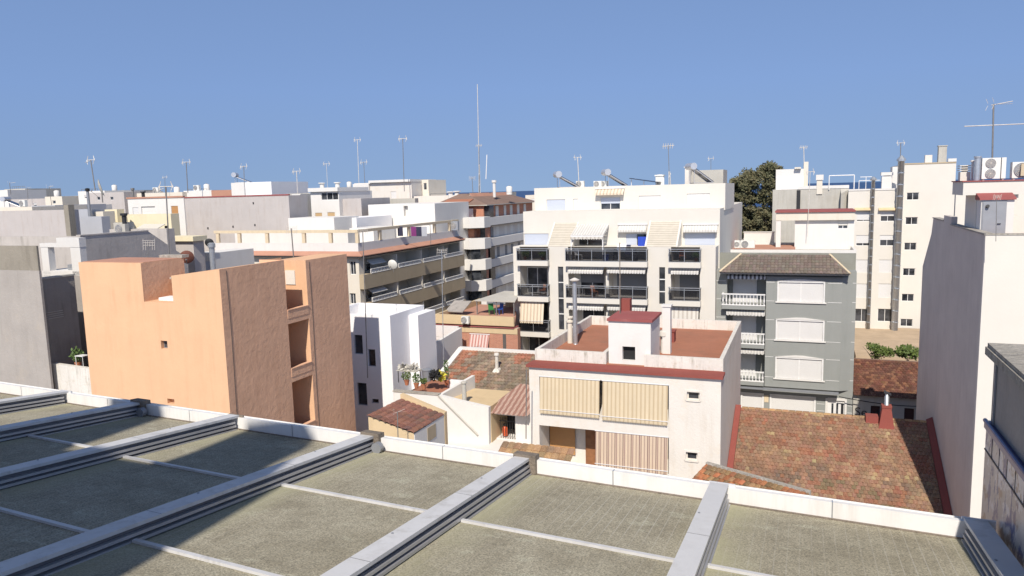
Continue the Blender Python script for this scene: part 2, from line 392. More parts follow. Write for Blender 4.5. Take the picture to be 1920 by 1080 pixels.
wn.links.new(mrw.outputs[0], mx2.inputs[0]); wn.links.new(mxw.outputs[2], mx2.inputs[6]); mr3 = wn.nodes.new('ShaderNodeMapRange'); mr3.inputs[1].default_value = .0; mr3.inputs[2].default_value = .13; mr3.inputs[3].default_value = 1; mr3.inputs[4].default_value = 0; wn.links.new(sxw.outputs[2], mr3.inputs[0])
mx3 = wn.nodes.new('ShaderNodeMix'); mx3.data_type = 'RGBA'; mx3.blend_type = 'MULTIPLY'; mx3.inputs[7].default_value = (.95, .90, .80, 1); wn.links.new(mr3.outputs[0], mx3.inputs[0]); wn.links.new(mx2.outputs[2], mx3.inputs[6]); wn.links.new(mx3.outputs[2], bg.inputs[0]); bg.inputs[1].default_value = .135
S.view_settings.view_transform = 'Standard'; S.view_settings.look = 'None'; S.view_settings.exposure = 0.20; S.view_settings.gamma = 1.0
# ---------------------------------------------------------------- setting
W0 = Fr(0, 0, 0, 0)
def struct(name, mb, mat): return tag(mb.build(name, mat), kind='structure')
struct('ground', MB().face([(-900, -60, -.05), (900, -60, -.05), (900, 620, -.05), (-900, 620, -.05)]), M['ground'])
struct('sea_water', MB().face([(-40000, 620, -6), (40000, 620, -6), (40000, 50000, -6), (-40000, 50000, -6)]), M['water'])
SF = Fr(14, 50, 0)
struct('road', MB().face([(-30, -3.5, 0), (40, -3.5, 0), (40, 3.4, 0), (-30, 3.4, 0)]), M['asphalt']).matrix_world = Matrix.Translation(SF.o) @ Matrix.Rotation(YA, 4, 'Z')
struct('pavement', MB().box(-30, 40, 3.4, 4.9, -.04, .13).box(-30, 40, -5, -3.5, -.04, .13), M['concrete']).matrix_world = Matrix.Translation(SF.o) @ Matrix.Rotation(YA, 4, 'Z')
# ---------------------------------------------------------------- foreground glazed roof
AV = Vector((math.cos(math.radians(-25.6)), math.sin(math.radians(-25.6)), 0))
BV = Vector((-math.sin(math.radians(21.6)), -math.cos(math.radians(21.6)), math.tan(math.radians(6.7))))
G0 = P(985, 853, 9.0)
def rp(a, b, h): return G0 + AV*a + BV*b + Vector((0, 0, h))
NRM = AV.cross(BV).normalized(); NRM = NRM if NRM.z > 0 else -NRM
def rinv(px, py, h=0.):
    r = ray(px, py); o = rp(0, 0, h); t = (o-CAM).dot(NRM)/r.dot(NRM); d = CAM+r*t-o
    n2 = Vector((BV.x, BV.y)); det = AV.x*n2.y-AV.y*n2.x
    return ((d.x*n2.y-d.y*n2.x)/det, (AV.x*d.y-AV.y*d.x)/det)
RF = Fr(G0.x, G0.y, 0, math.radians(-21.6))
glr = thing('retractable_glass_roof', RF, 'sliding roof of dirty olive panels and grey metal rails in the foreground', 'glass roof')
def rl(a, b, h): return tuple(RF.l(rp(a, b, h)))
def rbox(mb, a0, a1, b0, b1, h0, h1):
    return mb.hexa([rl(a0, b0, h0), rl(a1, b0, h0), rl(a1, b1, h0), rl(a0, b1, h0)], [rl(a0, b0, h1), rl(a1, b0, h1), rl(a1, b1, h1), rl(a0, b1, h1)])
ends = [(105, 735), (265, 752), (470, 770), (700, 812), (985, 853), (1350, 903), (1815, 953)]
AK = [rinv(*e)[0] for e in ends]; AK = [AK[0]-2.35*2, AK[0]-2.35]+AK+[AK[-1]+.36]
for i, a in enumerate(AK[:-1]):
    mb = MB(); rbox(mb, a-.10, a+.10, .121 if i-2 in (1, 3, 4) else .031, 8.6, -.035, 0); mb.build('rail_cap', M['railwhite'], glr)
    mb = MB(); rbox(mb, a-.05, a+.05, .125, 8.6, -.24, -.036)
    mb.build('rail_core', M['railcore'], glr)
    mb = MB()
    for q, (hh, w) in enumerate(((-.085, .104), (-.14, .117), (-.195, .130))):
        for sg in (-1, 1):
            x0, x1 = sorted((a+sg*.055, a+sg*w)); rbox(mb, x0, x1, .125, 8.6, hh-.014, hh)
            x0, x1 = sorted((a+sg*(w-.012), a+sg*w)); rbox(mb, x0, x1, .125, 8.6, hh-.028, hh-.0145)
    mb.build('rail_track', M['alu'], glr)
    capm = M['capdirt'] if i-2 in (1, 3, 4, 2) else M['whitemetal']
    mb = MB()
    if i-2 in (1, 3, 4): rbox(mb, a-.12, a+.18, -.03, .12, -.25, .035)
    else: rbox(mb, a-.115, a+.17, -.0, .03, -.25, .003)
    mb.build('end_cap', capm, glr)
    if i-2 in (1, 3):
        p = Vector(rl(a+.19, .16, -.14)); MB().tube([p+Vector((.0, -.05, 0)), p+Vector((0, .03, 0))], .075, 14).build('end_wheel', M['steelgrey'], glr)
rows = [(.10, 2.02), (2.05, 4.0), (4.03, 6.0), (6.03, 8.5)]
off = [0, .1, .02, -.05, .06, .0, .05, .02, 0, 0]
for i in range(len(AK)-2):
    a0, a1 = AK[i]+.10, AK[i+1]-.10
    for j, (b0, b1) in enumerate(rows):
        d = off[i] if j else 0; d2 = off[i]; st = .028*j
        mb = MB(); mb.hexa([rl(a0, b0+d, -.222+st), rl(a1, b0+d, -.222+st), rl(a1, b1+d2, -.222+st), rl(a0, b1+d2, -.222+st)],
                           [rl(a0, b0+d, -.21+st), rl(a1, b0+d, -.21+st), rl(a1, b1+d2, -.21+st), rl(a0, b1+d2, -.21+st)])
        mb.build('panel', M['panel'], glr)
        if j: mb = MB(); rbox(mb, a0+.02, a1, b0+d-.024, b0+d+.024, -.208+st, -.182+st); mb.build('cross_bar', M['railwhite'], glr)
mb = MB(); A0, A1 = AK[0]-.4, AK[-2]-.02
rbox(mb, A0, A1, -.02, .06, -.235, -.03); rbox(mb, A0, A1, -.07, -.021, -.235, -.055); rbox(mb, A0, A1, -.16, -.07, -.235, -.075); rbox(mb, A0, A1, -.175, -.16, -.235, -.055)
mb.build('gutter', M['gutterwhite'], glr)
for i, a in enumerate(AK[:-1]):
    for dd in (1.15,):
        if a+dd < A1: mb = MB(); rbox(mb, a+dd, a+dd+.012, .0605, .0625, -.235, -.03); rbox(mb, a+dd, a+dd+.012, -.02, .06, -.0295, -.028); mb.build('gutter_joint', M['galv'], glr)
    for bb in (1.2, 3.1, 5.2): mb = MB(); mb.tube([rl(a-.07, bb, .0), rl(a-.07, bb, .006)], .012, 8); mb.build('rivet', M['steelgrey'], glr); mb = MB(); rbox(mb, a-.10, a+.10, bb+.6, bb+.604, .0004, .0012); mb.build('rail_joint', M['darkmetal'], glr)
mb = MB(); rbox(mb, A0, A1, .06, .10, -.235, -.20); mb.build('gutter_seal', M['capdirt'], glr)
mb = MB(); rbox(mb, A0, A1, -.13, .0, -3.2, -.24); mb.build('apron_wall', M['white'], glr)
# ---------------------------------------------------------------- our own building behind the camera (unseen; thin silhouette shaped to cast its shadow)
def back(px, py, Y=-1.6):
    a, b = rinv(px, py, -.21); q = rp(a, b, -.21); t = (Y-q.y)/SD.y; q = q+SD*t; return (q.x, q.z)
outl = [(-260, 838), (0, 808), (255, 758), (335, 772), (187, 822), (130, 845), (290, 872), (361, 848), (470, 803), (592, 812), (592, 826), (484, 878), (580, 872), (556, 893), (250, 1072)]
pts = [back(*q) for q in outl]
pts = [(pts[0][0]-6, pts[0][1])]+pts+[(pts[-1][0]-.02, 12), (pts[0][0]-6, 12)]
struct('building_silhouette', MB().yprism(pts, -2.0, -1.6), M['white'])
# ---------------------------------------------------------------- tiled neighbour wall on the right
NF = fr_at(1857, 800, 7.45)
nb = thing('tile_decorated_wall', NF, 'shaded parapet wall with blue edged painted tiles and mossy coping', 'wall')
z_top = NF.V(1872, 655, 0)[1]; z_rim = NF.V(1866, 800, 0)[1]; z_bot = NF.V(1853, 968, 0)[1]-.5
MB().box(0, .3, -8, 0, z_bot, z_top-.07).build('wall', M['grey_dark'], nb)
MB().box(-.05, 3.0, -8, .08, z_top-.09, z_top+.02).box(-.07, -.05, -8, .08, z_top-.10, z_top-.02).build('coping', M['lichen'], nb)
MB().box(-.035, -.003, -8, .01, z_bot, z_rim-.08).build('tile_dado', M['azulejo'], nb)
mb = MB()
for z in (z_rim-.09, z_rim-.31): mb.box(-.043, -.036, -8, .012, z, z+.014)
for i in range(26): mb.box(-.039, -.036, -.3*i-.29, -.3*i-.283, z_rim-.31, z_rim-.09)
mb.build('tile_joint', M['darkmetal'], nb)
MB().box(-.055, 0, -8, .015, z_rim-.075, z_rim).build('tile_border', M['bluetile'], nb)
MB().tube([(-.05, .0, z_rim+.005), (-.05, -8, z_rim+.005)], .022, 8).build('edge_trim', M['bluetile'], nb)
MB().box(.03, .06, -.09, -.05, z_rim, z_top-.1).box(-.02, -.003, -.16, -.13, z_rim, z_top-.09).build('downpipe', M['steelgrey'], nb)
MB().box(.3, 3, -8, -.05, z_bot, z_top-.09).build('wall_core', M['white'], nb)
# ---------------------------------------------------------------- building helpers
def bxp(mb, plane, c, a0, a1, d0, d1, z0, z1):
    if plane == 'front': return mb.box(a0, a1, c+d0, c+d1, z0, z1)
    if plane == 'right': return mb.box(c-d1, c-d0, a0, a1, z0, z1)
    return mb.box(c+d0, c+d1, a0, a1, z0, z1)
def win(root, r, c, kind='glass', depth=.18, plane='front', sh='sh_white', frame='whitepaint', n=2, f=1.0, fw=.05, sill=True, surround=0):
    a0, a1, z0, z1 = r[:4]; d = depth; mb = MB()
    for q in ((a0, a0+fw, z0, z1), (a1-fw, a1, z0, z1), (a0+fw, a1-fw, z0, z0+fw), (a0+fw, a1-fw, z1-fw, z1)):
        bxp(mb, plane, c, q[0], q[1], d-.075, d-.004, q[2], q[3])
    for i in range(1, n):
        x = a0+(a1-a0)*i/n; bxp(mb, plane, c, x-fw*.5, x+fw*.5, d-.07, d-.004, z0+fw, z1-fw)
    if surround:
        s = surround
        for q in ((a0-s, a0, z0, z1+s), (a1, a1+s, z0, z1+s), (a0, a1, z1, z1+s)): bxp(mb, plane, c, q[0], q[1], -.035, -.002, q[2], q[3])
    o = mb.build('window', M[frame], root)
    if sill: bxp(MB(), plane, c, a0-.04, a1+.04, -.05, d-.08, z0-.05, z0-.003).build('sill', M[frame], o)
    if kind in ('glass', 'half') or f < 1:
        zz = z1-(z1-z0)*f if kind != 'glass' else z1-fw
        bxp(MB(), plane, c, a0+fw, a1-fw, d-.035, d-.01, z0+fw, max(zz, z0+fw+.01)).build('pane', M['glass'], o)
    if kind != 'glass':
        bxp(MB(), plane, c, a0+fw*.6, a1-fw*.6, d-.10, d-.076, z1-(z1-z0)*f, z1-.01).build('shutter', M[sh], o)
    return o
def scallop(mb, x0, x1, y, z0, z1, n):
    w = (x1-x0)/n
    for i in range(n):
        a = x0+i*w; zc = z0+(z1-z0)*.35
        mb.yprism([(a+.0*w, z1), (a, zc), (a+.2*w, z0+.1*(z1-z0)), (a+.5*w, z0), (a+.8*w, z0+.1*(z1-z0)), (a+w, zc), (a+w, z1)], y, y+.008)
def awning(root, x0, x1, y, z0, z1, out, mat, n=8, val=.22, cass=True):
    """sloping cloth from (y,z1) down to (y-out,z0+val) and a hanging valance"""
    mb = MB(); k = 1
    mb.hexa([(x0, y, z1-.02), (x1, y, z1-.02), (x1, y-out, z0+val-.02), (x0, y-out, z0+val-.02)], [(x0, y, z1), (x1, y, z1), (x1, y-out, z0+val), (x0, y-out, z0+val)])
    scallop(mb, x0, x1, y-out-.009, z0, z0+val, n); o = mb.build('awning', M[mat], root)
    if cass: MB().box(x0-.05, x1+.05, y-.10, y-.003, z1+.003, z1+.10).build('awning_box', M['whitepaint'], o)
    return o
def drop_awning(root, x0, x1, y, z0, z1, out, mat, n=12, val=.22):
    mb = MB(); N = 24
    for i in range(N):
        a, b = x0+(x1-x0)*i/N, x0+(x1-x0)*(i+1)/N; w0, w1 = .018*math.sin(i*1.9), .018*math.sin((i+1)*1.9)
        mb.face([(a, y-out+w0, z0+val), (b, y-out+w1, z0+val), (b, y, z1), (a, y, z1)])
    scallop(mb, x0, x1, y-out-.012, z0, z0+val, n); o = mb.build('awning', M[mat], root)
    MB().tube([(x0-.03, y-out-.02, z0+val), (x1+.03, y-out-.02, z0+val)], .02, 6).build('awning_rod', M['whitemetal'], o); MB().tube([(x0-.04, y, z1+.02), (x1+.04, y, z1+.02)], .035, 8).build('awning_roller', M['whitemetal'], o)
    return o
def tile_roof(mb, p0, eu, es, L, s, tw, tl, pal, amp=.035, stag=True, clip=None):
    eu = Vector(eu).normalized(); es = Vector(es).normalized(); nn = eu.cross(es).normalized()
    if nn.z < 0: nn = -nn
    p0 = Vector(p0); nu, ns = int(L/tw), int(s/tl); tw = L/nu; tl = s/ns
    for j in range(ns):
        for i in range(nu+1):
            o = (.5*tw if (stag and j % 2) else 0)
            a0, a1 = max(i*tw-o, 0), min((i+1)*tw-o, L)
            if a1-a0 < .02: continue
            if clip and not clip((a0+a1)/2, (j+.5)*tl): continue
            mb.cc = pal(i, j, (a0+a1)/2/L, (j+.5)/ns)
            dz = rnd.uniform(-.006, .006); b0, b1 = j*tl-.03, (j+1)*tl
            def q(a, b, h): return p0+eu*a+es*b+nn*h
            xs = [0, .18, .5, .82, 1]; hs = [0, .75, 1, .75, 0]
            for k in range(4):
                x0, x1 = a0+(a1-a0)*xs[k], a0+(a1-a0)*xs[k+1]; h0, h1 = amp*hs[k], amp*hs[k+1]
                mb.face([q(x0, b0, h0+.035+dz), q(x1, b0, h1+.035+dz), q(x1, b1, h1+.004), q(x0, b1, h0+.004)])
                mb.face([q(x0, b0, h0+.0+dz), q(x1, b0, h1+.0+dz), q(x1, b0, h1+.035+dz), q(x0, b0, h0+.035+dz)])
    mb.cc = None
    return mb
def jit(c, v=.18):
    k = 1+rnd.uniform(-v, v); return tuple(max(.01, x*k*(1+rnd.uniform(-.05, .05))) for x in c)
def rect_tube(mb, pts, r, n=6): return mb.tube(pts, r, n)
# ---------------------------------------------------------------- orange building
OF = fr_at(411, 505, 33.5)
ob = thing('orange_building', OF, 'tall salmon orange rendered building with stair notches in its shaded side', 'building')
uL = OF.U(147, 492)[0]; zt = (OF.U(200, 492)[1]+OF.U(411, 506)[1])/2
zt0 = OF.U(411, 505)[1]; zl = OF.U(160, 492)[1]
n0, n1 = OF.U(266, 520)[0], OF.U(322, 530)[0]; zn = OF.U(300, 567)[1]
vA, vB, vC = OF.V(533, 500)[0], OF.V(577, 560)[0], OF.V(650, 520)[0]; vA = OF.V(537, 560)[0]
vC = OF.V(650, 480)[0]
zA, zC = zt0, OF.V(650, 476)[1]; zB = OF.V(585, 484)[1]
ND = 1.55
LD = OF.V(232, 483.5, uL)[0]; mb = MB(); mb.box(uL, n0, .0, LD, 0, zl); mb.build('wall', M['orange'], ob)
# block right of the roof notch, with small window recesses
mb = MB(); hs = [OF.R(302, 639, 314, 654), OF.R(314, 748, 327, 757)]
holes(mb, 'front', .0, n0+.002, 0, 0, zn, hs, .25)
zn1 = OF.U(320, 517)[1]; mb.face([(n1, 0, zn), (0, 0, zn), (0, 0, zt0), (n1, 0, zn1)])
mb.face([(n0+.002, 0, zn), (n1, 0, zn), (n1, 2.6, zn), (n0+.002, 2.6, zn)])
mb.face([(n1, 0, zn1), (0, 0, zt0), (0, vA, zt0), (n1, vA, zn1)])
mb.build('front_wall', M['orange'], ob)
win(ob, hs[0], 0, 'glass', .25, n=1, frame='steelgrey', fw=.03, sill=False)
mb = MB(); mb.face([(0, 0, 0), (0, vA, 0), (0, vA, zA), (0, 0, zA)]); mb.face([(0, vA, 0), (-ND, vA, 0), (-ND, vA, zA), (0, vA, zA)])
mb.face([(.001, vB, 0), (.001, vC, 0), (.001, vC, zC), (.001, vB, zC)])
mb.build('side_wall', M['orange_rough'], ob)
# notch: back wall with openings and far wall lit by the sun
mb = MB(); nh = [(vA+.05, vB-.45, OF.V(560, 600, -ND)[1]-1.6, OF.V(560, 610, -ND)[1]), ]
floors = [OF.V(577, 588)[1], OF.V(590, 691)[1], OF.V(600, 798)[1]]
nb_h = []
zc1 = floors[0]
for k, zf in enumerate(floors[1:]): nb_h.append((vA+.25, vA+1.35, zf+.75, zf+2.0))
holes(mb, 'right', -ND, vA, vB, 0, zA-.05, nb_h, .2); mb.face([(-ND, vB, 0), (0, vB, 0), (0, vB, zC), (-ND, vB, zC)])
mb.face([(-ND-.25, vB, zC), (0, vB, zC), (0, vC, zC), (-ND-.25, vC, zC)]); mb.face([(-ND-.25, vB, zA-.8), (-ND, vB, zA-.8), (-ND, vB, zC), (-ND-.25, vB, zC)]); mb.face([(-ND-.25, vB, zA-.8), (-ND-.25, vC, zA-.8), (-ND-.25, vC, zC), (-ND-.25, vB, zC)])
mb.build('notch_wall', M['orange'], ob)
for h in nb_h: win(ob, h, -ND, 'half', .2, 'right', sh='sh_white', frame='whitepaint', n=1, f=.4, sill=False)
# window in the lit far wall of the notch near the top
x0, z0 = OF.U(537, 533, vB); x1, z1 = OF.U(553, 507, vB)
MB().box(x0, x1, vB-.05, vB-.003, z0, z1).build('shutter', M['sh_cream'], ob)
for zf in floors:
    MB().box(-ND+.003, .0, vA+.003, vB-.003, zf-.28, zf).build('stair_floor', M['orange_rough'], ob)
    mb = MB(); mb.box(-.16, .02, vA+.01, vB-.01, zf+.003, zf+.42).box(-.19, .05, vA+.01, vB-.01, zf+.421, zf+.46); mb.build('stair_parapet', M['orange_rough'], ob)
# roof pieces and far block
mb = MB(); mb.box(n0+.01, n1-.01, 2.6, 3.0, 0, zn1-.3); mb.face([(n1, 0, zn), (n1, 2.6, zn), (n1, 2.6, zn1), (n1, 0, zn1)]); mb.face([(n0+.004, .02, zn), (n0+.004, LD, zn), (n0+.004, LD, zl-.004), (n0+.004, .02, zl-.004)]); mb.build('notch_back', M['orange_rough'], ob)
MB().box(n0, -ND-.02, 3.0, vC, 0, zt0-1.2).build('rear_block', M['orange'], ob)
zq = OF.U(300, 521, 1.5)[1]; mb = MB(); mb.box(n0+.3, n1-.004, 1.5, 2.6, zq, zq+.02)
for i in range(9):
    x = n0+.35+(n1-n0-.45)*i/8; mb.tube([(x, 1.35, zq+.02), (x, 2.55, zq+.05)], .045, 6)
mb.build('terrace_canopy', M['concrete'], ob)
MB().box(n0+.4, n1-.1, .5, 1.2, zn+.003, zn+.14).build('floor_box', M['white_cloth'], ob)
MB().box(uL+.05, n0-.05, .2, LD-.1, zl+.003, zl+.02).build('roof', M['terra_light'], ob)
MB().box(uL+2.6, n0+.05, LD-.15, LD+.3, zl+.021, zl+.16).build('coping', M['lichen'], ob)
for (a, b, zz) in ((.0, .62, 0), (vB, vB+.55, 0)):
    y = a+.42 if a == 0 else vB+.30
    pts = [(.012, y+.03*math.sin(q*.9)+.05*q/10, (zA if a == 0 else zC)-.1-q*1.4) for q in range(12)]
    MB().tube(pts, .012, 5).build('wall_cable', M['darkmetal'], ob)
# ---------------------------------------------------------------- white modern house behind the orange one
MF = fr_at(731, 592, 47.0)
mh = thing('white_modern_house', MF, 'bluish white flat roofed house with dark slim windows right of the orange building', 'house')
ul = MF.U(600, 590)[0]; zt = MF.U(731, 592)[1]; vr = MF.V(795, 577)[0]
wh = [MF.R(664, 628, 680, 664), MF.R(690, 655, 704, 687), MF.R(670, 718, 688, 760), MF.R(697, 748, 710, 756)]
body(mh, ul, 0, 0, vr, zt, M['pale_blue'], fh=wh, par=.7, pt=.22, roofmat=M['white'])
for h in wh: win(mh, h, 0, 'glass', .18, n=1, frame='steelgrey', fw=.04, sill=False)
MB().box(.003, .7, vr-2.2, vr+.3, 0, zt-.35).build('side_block', M['pale_blue'], mh)
tf = fr_at(797, 655, 52.0)
wt = thing('white_terrace_wall', tf, 'low white terrace wall sloping down beside the bluish white house', 'wall')
vt = tf.V(866, 618)[0]; z0_, z1_ = tf.V(797, 655)[1], tf.V(866, 614)[1]
MB().xprism([(0, 0), (vt, 0), (vt, z1_), (0, z0_)], -.25, 0).build('side_wall', M['white'], wt)
MB().box(-.25-9, -.251, vt-.25, vt, 0, z1_+.1).build('back_wall', M['white'], wt)
MB().box(-9, -.252, 0, vt-.26, 0, z0_-1.0).build('terrace_floor', M['redroof'], wt)
# ---------------------------------------------------------------- centre white house
CF = fr_at(992, 695, 38.6)
ch = thing('white_awning_house', CF, 'white rendered house with red edged roof terrace and yellow striped awnings', 'house')
uR = CF.U(1352, 716)[0]; zr = (CF.U(992, 686)[1]+CF.U(1351, 712)[1])/2
vP = .95; vBk = CF.V(1390, 600, uR)[0]
zp = CF.U(1208, 668, vP)[1]; zfl = zr+.05
op_low = CF.R(1012, 797, 1254, 888); op_up = CF.R(1012, 705, 1254, 788)
op_up = (op_up[0], op_up[1], CF.U(1012, 768)[1], CF.U(1012, 705)[1])
op_low = (op_low[0], op_low[1], CF.U(1012, 858)[1]-.9, CF.U(1012, 797)[1])
w1, w2 = CF.R(1288, 735, 1312, 751), CF.R(1286, 848, 1308, 864)
mb = MB(); holes(mb, 'front', 0, 0, uR, 0, zr, [w1, w2], .2)
# deep loggias cut as real recesses
mb = MB(); holes(mb, 'front', 0, 0, uR, 0, zr, [(*w1, .2), (*w2, .2), (*op_up, 1.7), (*op_low, 1.7)], .2)
holes(mb, 'right', uR, 0, vBk, 0, zr, [], .2); holes(mb, 'left', 0, 0, vBk, 0, zr, [], .2)
mb.face([(0, vBk, 0), (uR, vBk, 0), (uR, vBk, zr), (0, vBk, zr)])
mb.build('wall', M['white_old'], ch)
for w in (w1, w2): win(ch, w, 0, 'glass', .2, n=1, frame='white_old', fw=.07, surround=.08)
MB().box(-.12, uR+.10, -.16, vP-.003, zr+.003, zr+.13).build('red_ledge', M['redpaint'], ch)
MB().box(.0, uR-.02, vP-.002, vBk-.02, zr+.003, zfl+.10).build('roof', M['terra'], ch)
# parapets
ua, ub = CF.U(1136, 670, vP)[0], CF.U(1208, 680, vP)[0]
zp0 = CF.U(1005, 652, vP)[1]; zph = (zp0+zp)/2
u0p = CF.U(1003, 660, vP)[0]
hs0 = CF.U(1141, 640, vP+.25)[0]; hs1 = CF.U(1220, 640, vP+.25)[0]; hz = CF.U(1180, 603, vP+.25)[1]
hv0 = vP+.25; hv1 = CF.V(1237, 582, hs1)[0]
mb = MB(); T = .20
mb.box(u0p, ua, vP, vP+T, zr+.004, zph); mb.box(ub, uR, vP, vP+T, zr+.004, zph)
mb.box(ua-T, ua, vP+T, vP+1.6, zr+.1, zph-.001); mb.box(ub, ub+T, vP+T, vP+1.5, zr+.1, zph-.001)
mb.box(uR-T, uR, vP+T, vBk, zr+.004, zph-.002); mb.box(u0p, uR-T, vBk-T, vBk, zr+.1, zph-.003)
mb.box(u0p, u0p+T, vP+T, vBk-T, zr+.1, zph-.004)
mb.build('parapet', M['white_moss'], ch)
hut = body(ch, hs0, hs1, hv0, hv1, hz-.0, M['white'], fh=[CF.R(1167, 650, 1191, 676, hv0)], depth=.3, z0=zr+.131, name='stair_hut')
r = CF.R(1167, 650, 1191, 676, hv0)
MB().box(r[0], r[1], hv0+.25, hv0+.29, r[2], r[3]).build('hut_window', M['black'], ch)
MB().box(hs0-.06, hs1+.10, hv0-.10, hv1+.05, hz+.003, hz+.13).build('hut_roof', M['redroof'], ch)
u, v = CF.H(1187, 575, hz+.4); MB().box(hs0+.0, hs0+.55, hv1+.06, hv1+.6, hz-.9, hz+.75).build('flue_block', M['redpaint'], ch)
# awnings
um = (CF.U(1124, 740)[0], CF.U(1130, 740)[0])
drop_awning(ch, op_up[0]+.03, um[0], .02, CF.U(1020, 775)[1], op_up[3]-.03, .14, 'aw_yellow', 26, .24)
drop_awning(ch, um[1], op_up[1]-.05, .02, CF.U(1140, 788)[1], op_up[3]-.03, .14, 'aw_yellow', 26, .24)
ul0 = CF.U(1117, 840)[0]
drop_awning(ch, ul0, op_low[1]-.05, .02, CF.U(1200, 885)[1], op_low[3]-.03, .12, 'aw_brown', 18, .24)
q0, q1 = CF.U(1031, 820, 1.6)[0], CF.U(1078, 820, 1.6)[0]
MB().box(q0, q1, 1.58, 1.66, CF.U(1050, 850, 1.6)[1], op_low[3]-.05).build('wooden_shutter', M['sh_wood'], ch)
q0, q1 = CF.U(1098, 830, 1.6)[0], CF.U(1118, 830, 1.6)[0]
MB().box(q0, q1, 1.58, 1.66, op_low[2], op_low[3]-.05).build('brown_door', M['brownwood'], ch)
mb = MB(); zb = CF.U(1100, 873)[1]; xb0, xb1 = CF.U(1058, 860)[0], op_low[1]
for i in range(int((xb1-xb0)/.11)): mb.box(xb0+i*.11, xb0+i*.11+.03, -.04, -.01, zb-.8, zb)
mb.box(xb0, xb1, -.05, 0, zb, zb+.05); mb.build('balcony_rail', M['whitepaint'], ch)
# chimneys on its terrace
def thing1(name, mb, mat, fr, label, cat, group=None, smooth=False):
    o = mb.build(name, mat, None, smooth, fr); tag(o, label, cat, group); return o
def on(fr, px, py, z): u, v = fr.H(px, py, z); w = fr.w((u, v, z)); return Fr(w.x, w.y, w.z, fr.yaw)
zf = zfl+.10
f = on(CF, 1079, 645, zf); t = thing('spiral_duct_chimney', f, 'tall grey spiral metal flue on the left of the red terrace', 'chimney')
H_ = (CF.V(1079, 519, 0)[1]); h = 0
rr = ray(1078, 522); q = CAM+rr*((f.o.y)/rr.y); h = q.z-f.o.z
mb = MB(); mb.lathe(0, 0, [(.13+.012*(i % 2), h*.96*i/60) for i in range(61)], 14); mb.build('flue', M['galv'], t, True)
MB().lathe(0, 0, [(.28, h*.965), (.30, h*.98), (.05, h*1.01)], 14).build('cap', M['mastlight'], t)
f = on(CF, 1069, 643, zf); thing1('cream_pipe_chimney', MB().lathe(0, 0, [(.16, 0), (.15, 1.25), (.22, 1.26), (.22, 1.36), (.12, 1.37), (.12, 1.5), (.2, 1.51), (.2, 1.6), (.0, 1.62)], 12), M['cream'], f, 'short cream vent pipe at the foot of the tall spiral flue', 'chimney')
f = on(CF, 1245, 661, zf); thing1('capped_chimney', MB().lathe(0, 0, [(.20, 0), (.19, .85), (.24, .87), (.24, .95), (.36, .97), (.36, 1.2), (.2, 1.22), (.0, 1.23)], 14), M['white_moss'], f, 'stubby white chimney with round cap beside the white stair hut', 'chimney')
f = on(CF, 1256, 640, zf); thing1('red_chimney_block', MB().box(-.3, .3, -.3, .3, 0, .62).box(-.34, .34, -.34, .34, .62, .68), M['redpaint'], f, 'low red painted block on the terrace behind the capped white chimney', 'chimney')
f = on(CF, 1232, 700, zr+.2); f = Fr(*(CF.w((hs1+.12, hv1+.4, zf))), CF.yaw)
thing1('white_vent_column', MB().box(-.05, .38, 0, .45, 0, hz-zf+.35).box(-.1, .43, -.05, .5, hz-zf+.351, hz-zf+.45), M['white'], f, 'white square vent shaft rising just behind the stair hut', 'chimney')
# ---------------------------------------------------------------- big tiled roof house
TF = fr_at(1381, 764, 42.6)
th = thing('tiled_roof_house', TF, 'low house with a broad mottled orange clay tile roof and red edges', 'house')
zri = TF.U(1381, 764)[1]; uT = TF.l(fr_at(1848, 440, 29.5).o).x-.27; SL = .40; run = 12.0
from mathutils import noise as MN
def palb(i, j, x, y):
    n1 = MN.noise(Vector((i*.11, j*.16, 3.1))); n2 = MN.noise(Vector((i*.3, j*.42, 7.7))); n3 = MN.noise(Vector((i*.07+9, j*.09, 1.3)))
    r = rnd.uniform(-.22, .22)
    if n2+r > .28: c = (.335, .165, .105)
    elif n1+r < -.18: c = (.36, .235, .15)
    else: c = (.325, .195, .13)
    if n2 < -.42 and rnd.random() < .5: c = (.42, .31, .18)
    w = (1-y)*.95-.25*x+n3*.9+rnd.uniform(-.22, .22)
    if w > .62: k_ = min(.85, (w-.62)*1.8+.25); c = tuple(c[k]*(1-k_)+(.165, .14, .115)[k]*k_ for k in range(3))
    if x > .4 and y < .6 and n1 > .08 and rnd.random() < .5: c = (.25, .185, .11)
    return jit(c, .13)
mb = MB(); es = Vector((0, 1, SL)).normalized(); p0 = Vector((.25, -run, zri-SL*run))
tile_roof(mb, p0, (1, 0, 0), es, uT-.3, run/es.y, .20, .27, palb, .03); mb.build('roof', M['tile_big'], th)
MB().hexa([(.25, 0, zri-.02), (uT, 0, zri-.02), (uT, 7, zri-2.2), (.25, 7, zri-2.2)], [(.25, .05, zri+.01), (uT, .05, zri+.01), (uT, 7, zri-2.15), (.25, 7, zri-2.15)]).build('rear_roof', M['terra'], th)
MB().hexa([(.25, -run, 0), (uT-.05, -run, 0), (uT-.05, 6.9, 0), (.25, 6.9, 0)], [(.25, -run, zri-SL*run-.08), (uT-.05, -run, zri-SL*run-.08), (uT-.05, 6.9, zri-3), (.25, 6.9, zri-3)]).build('wall', M['white_old'], th)
MB().hexa([(-.06, .1, zri-.1), (.25, .1, zri-.1), (.25, -run, zri-SL*run-.1), (-.06, -run, zri-SL*run-.1)], [(-.06, .1, zri+.15), (.25, .1, zri+.15), (.25, -run, zri-SL*run+.15), (-.06, -run, zri-SL*run+.15)]).build('left_verge', M['redpaint'], th)
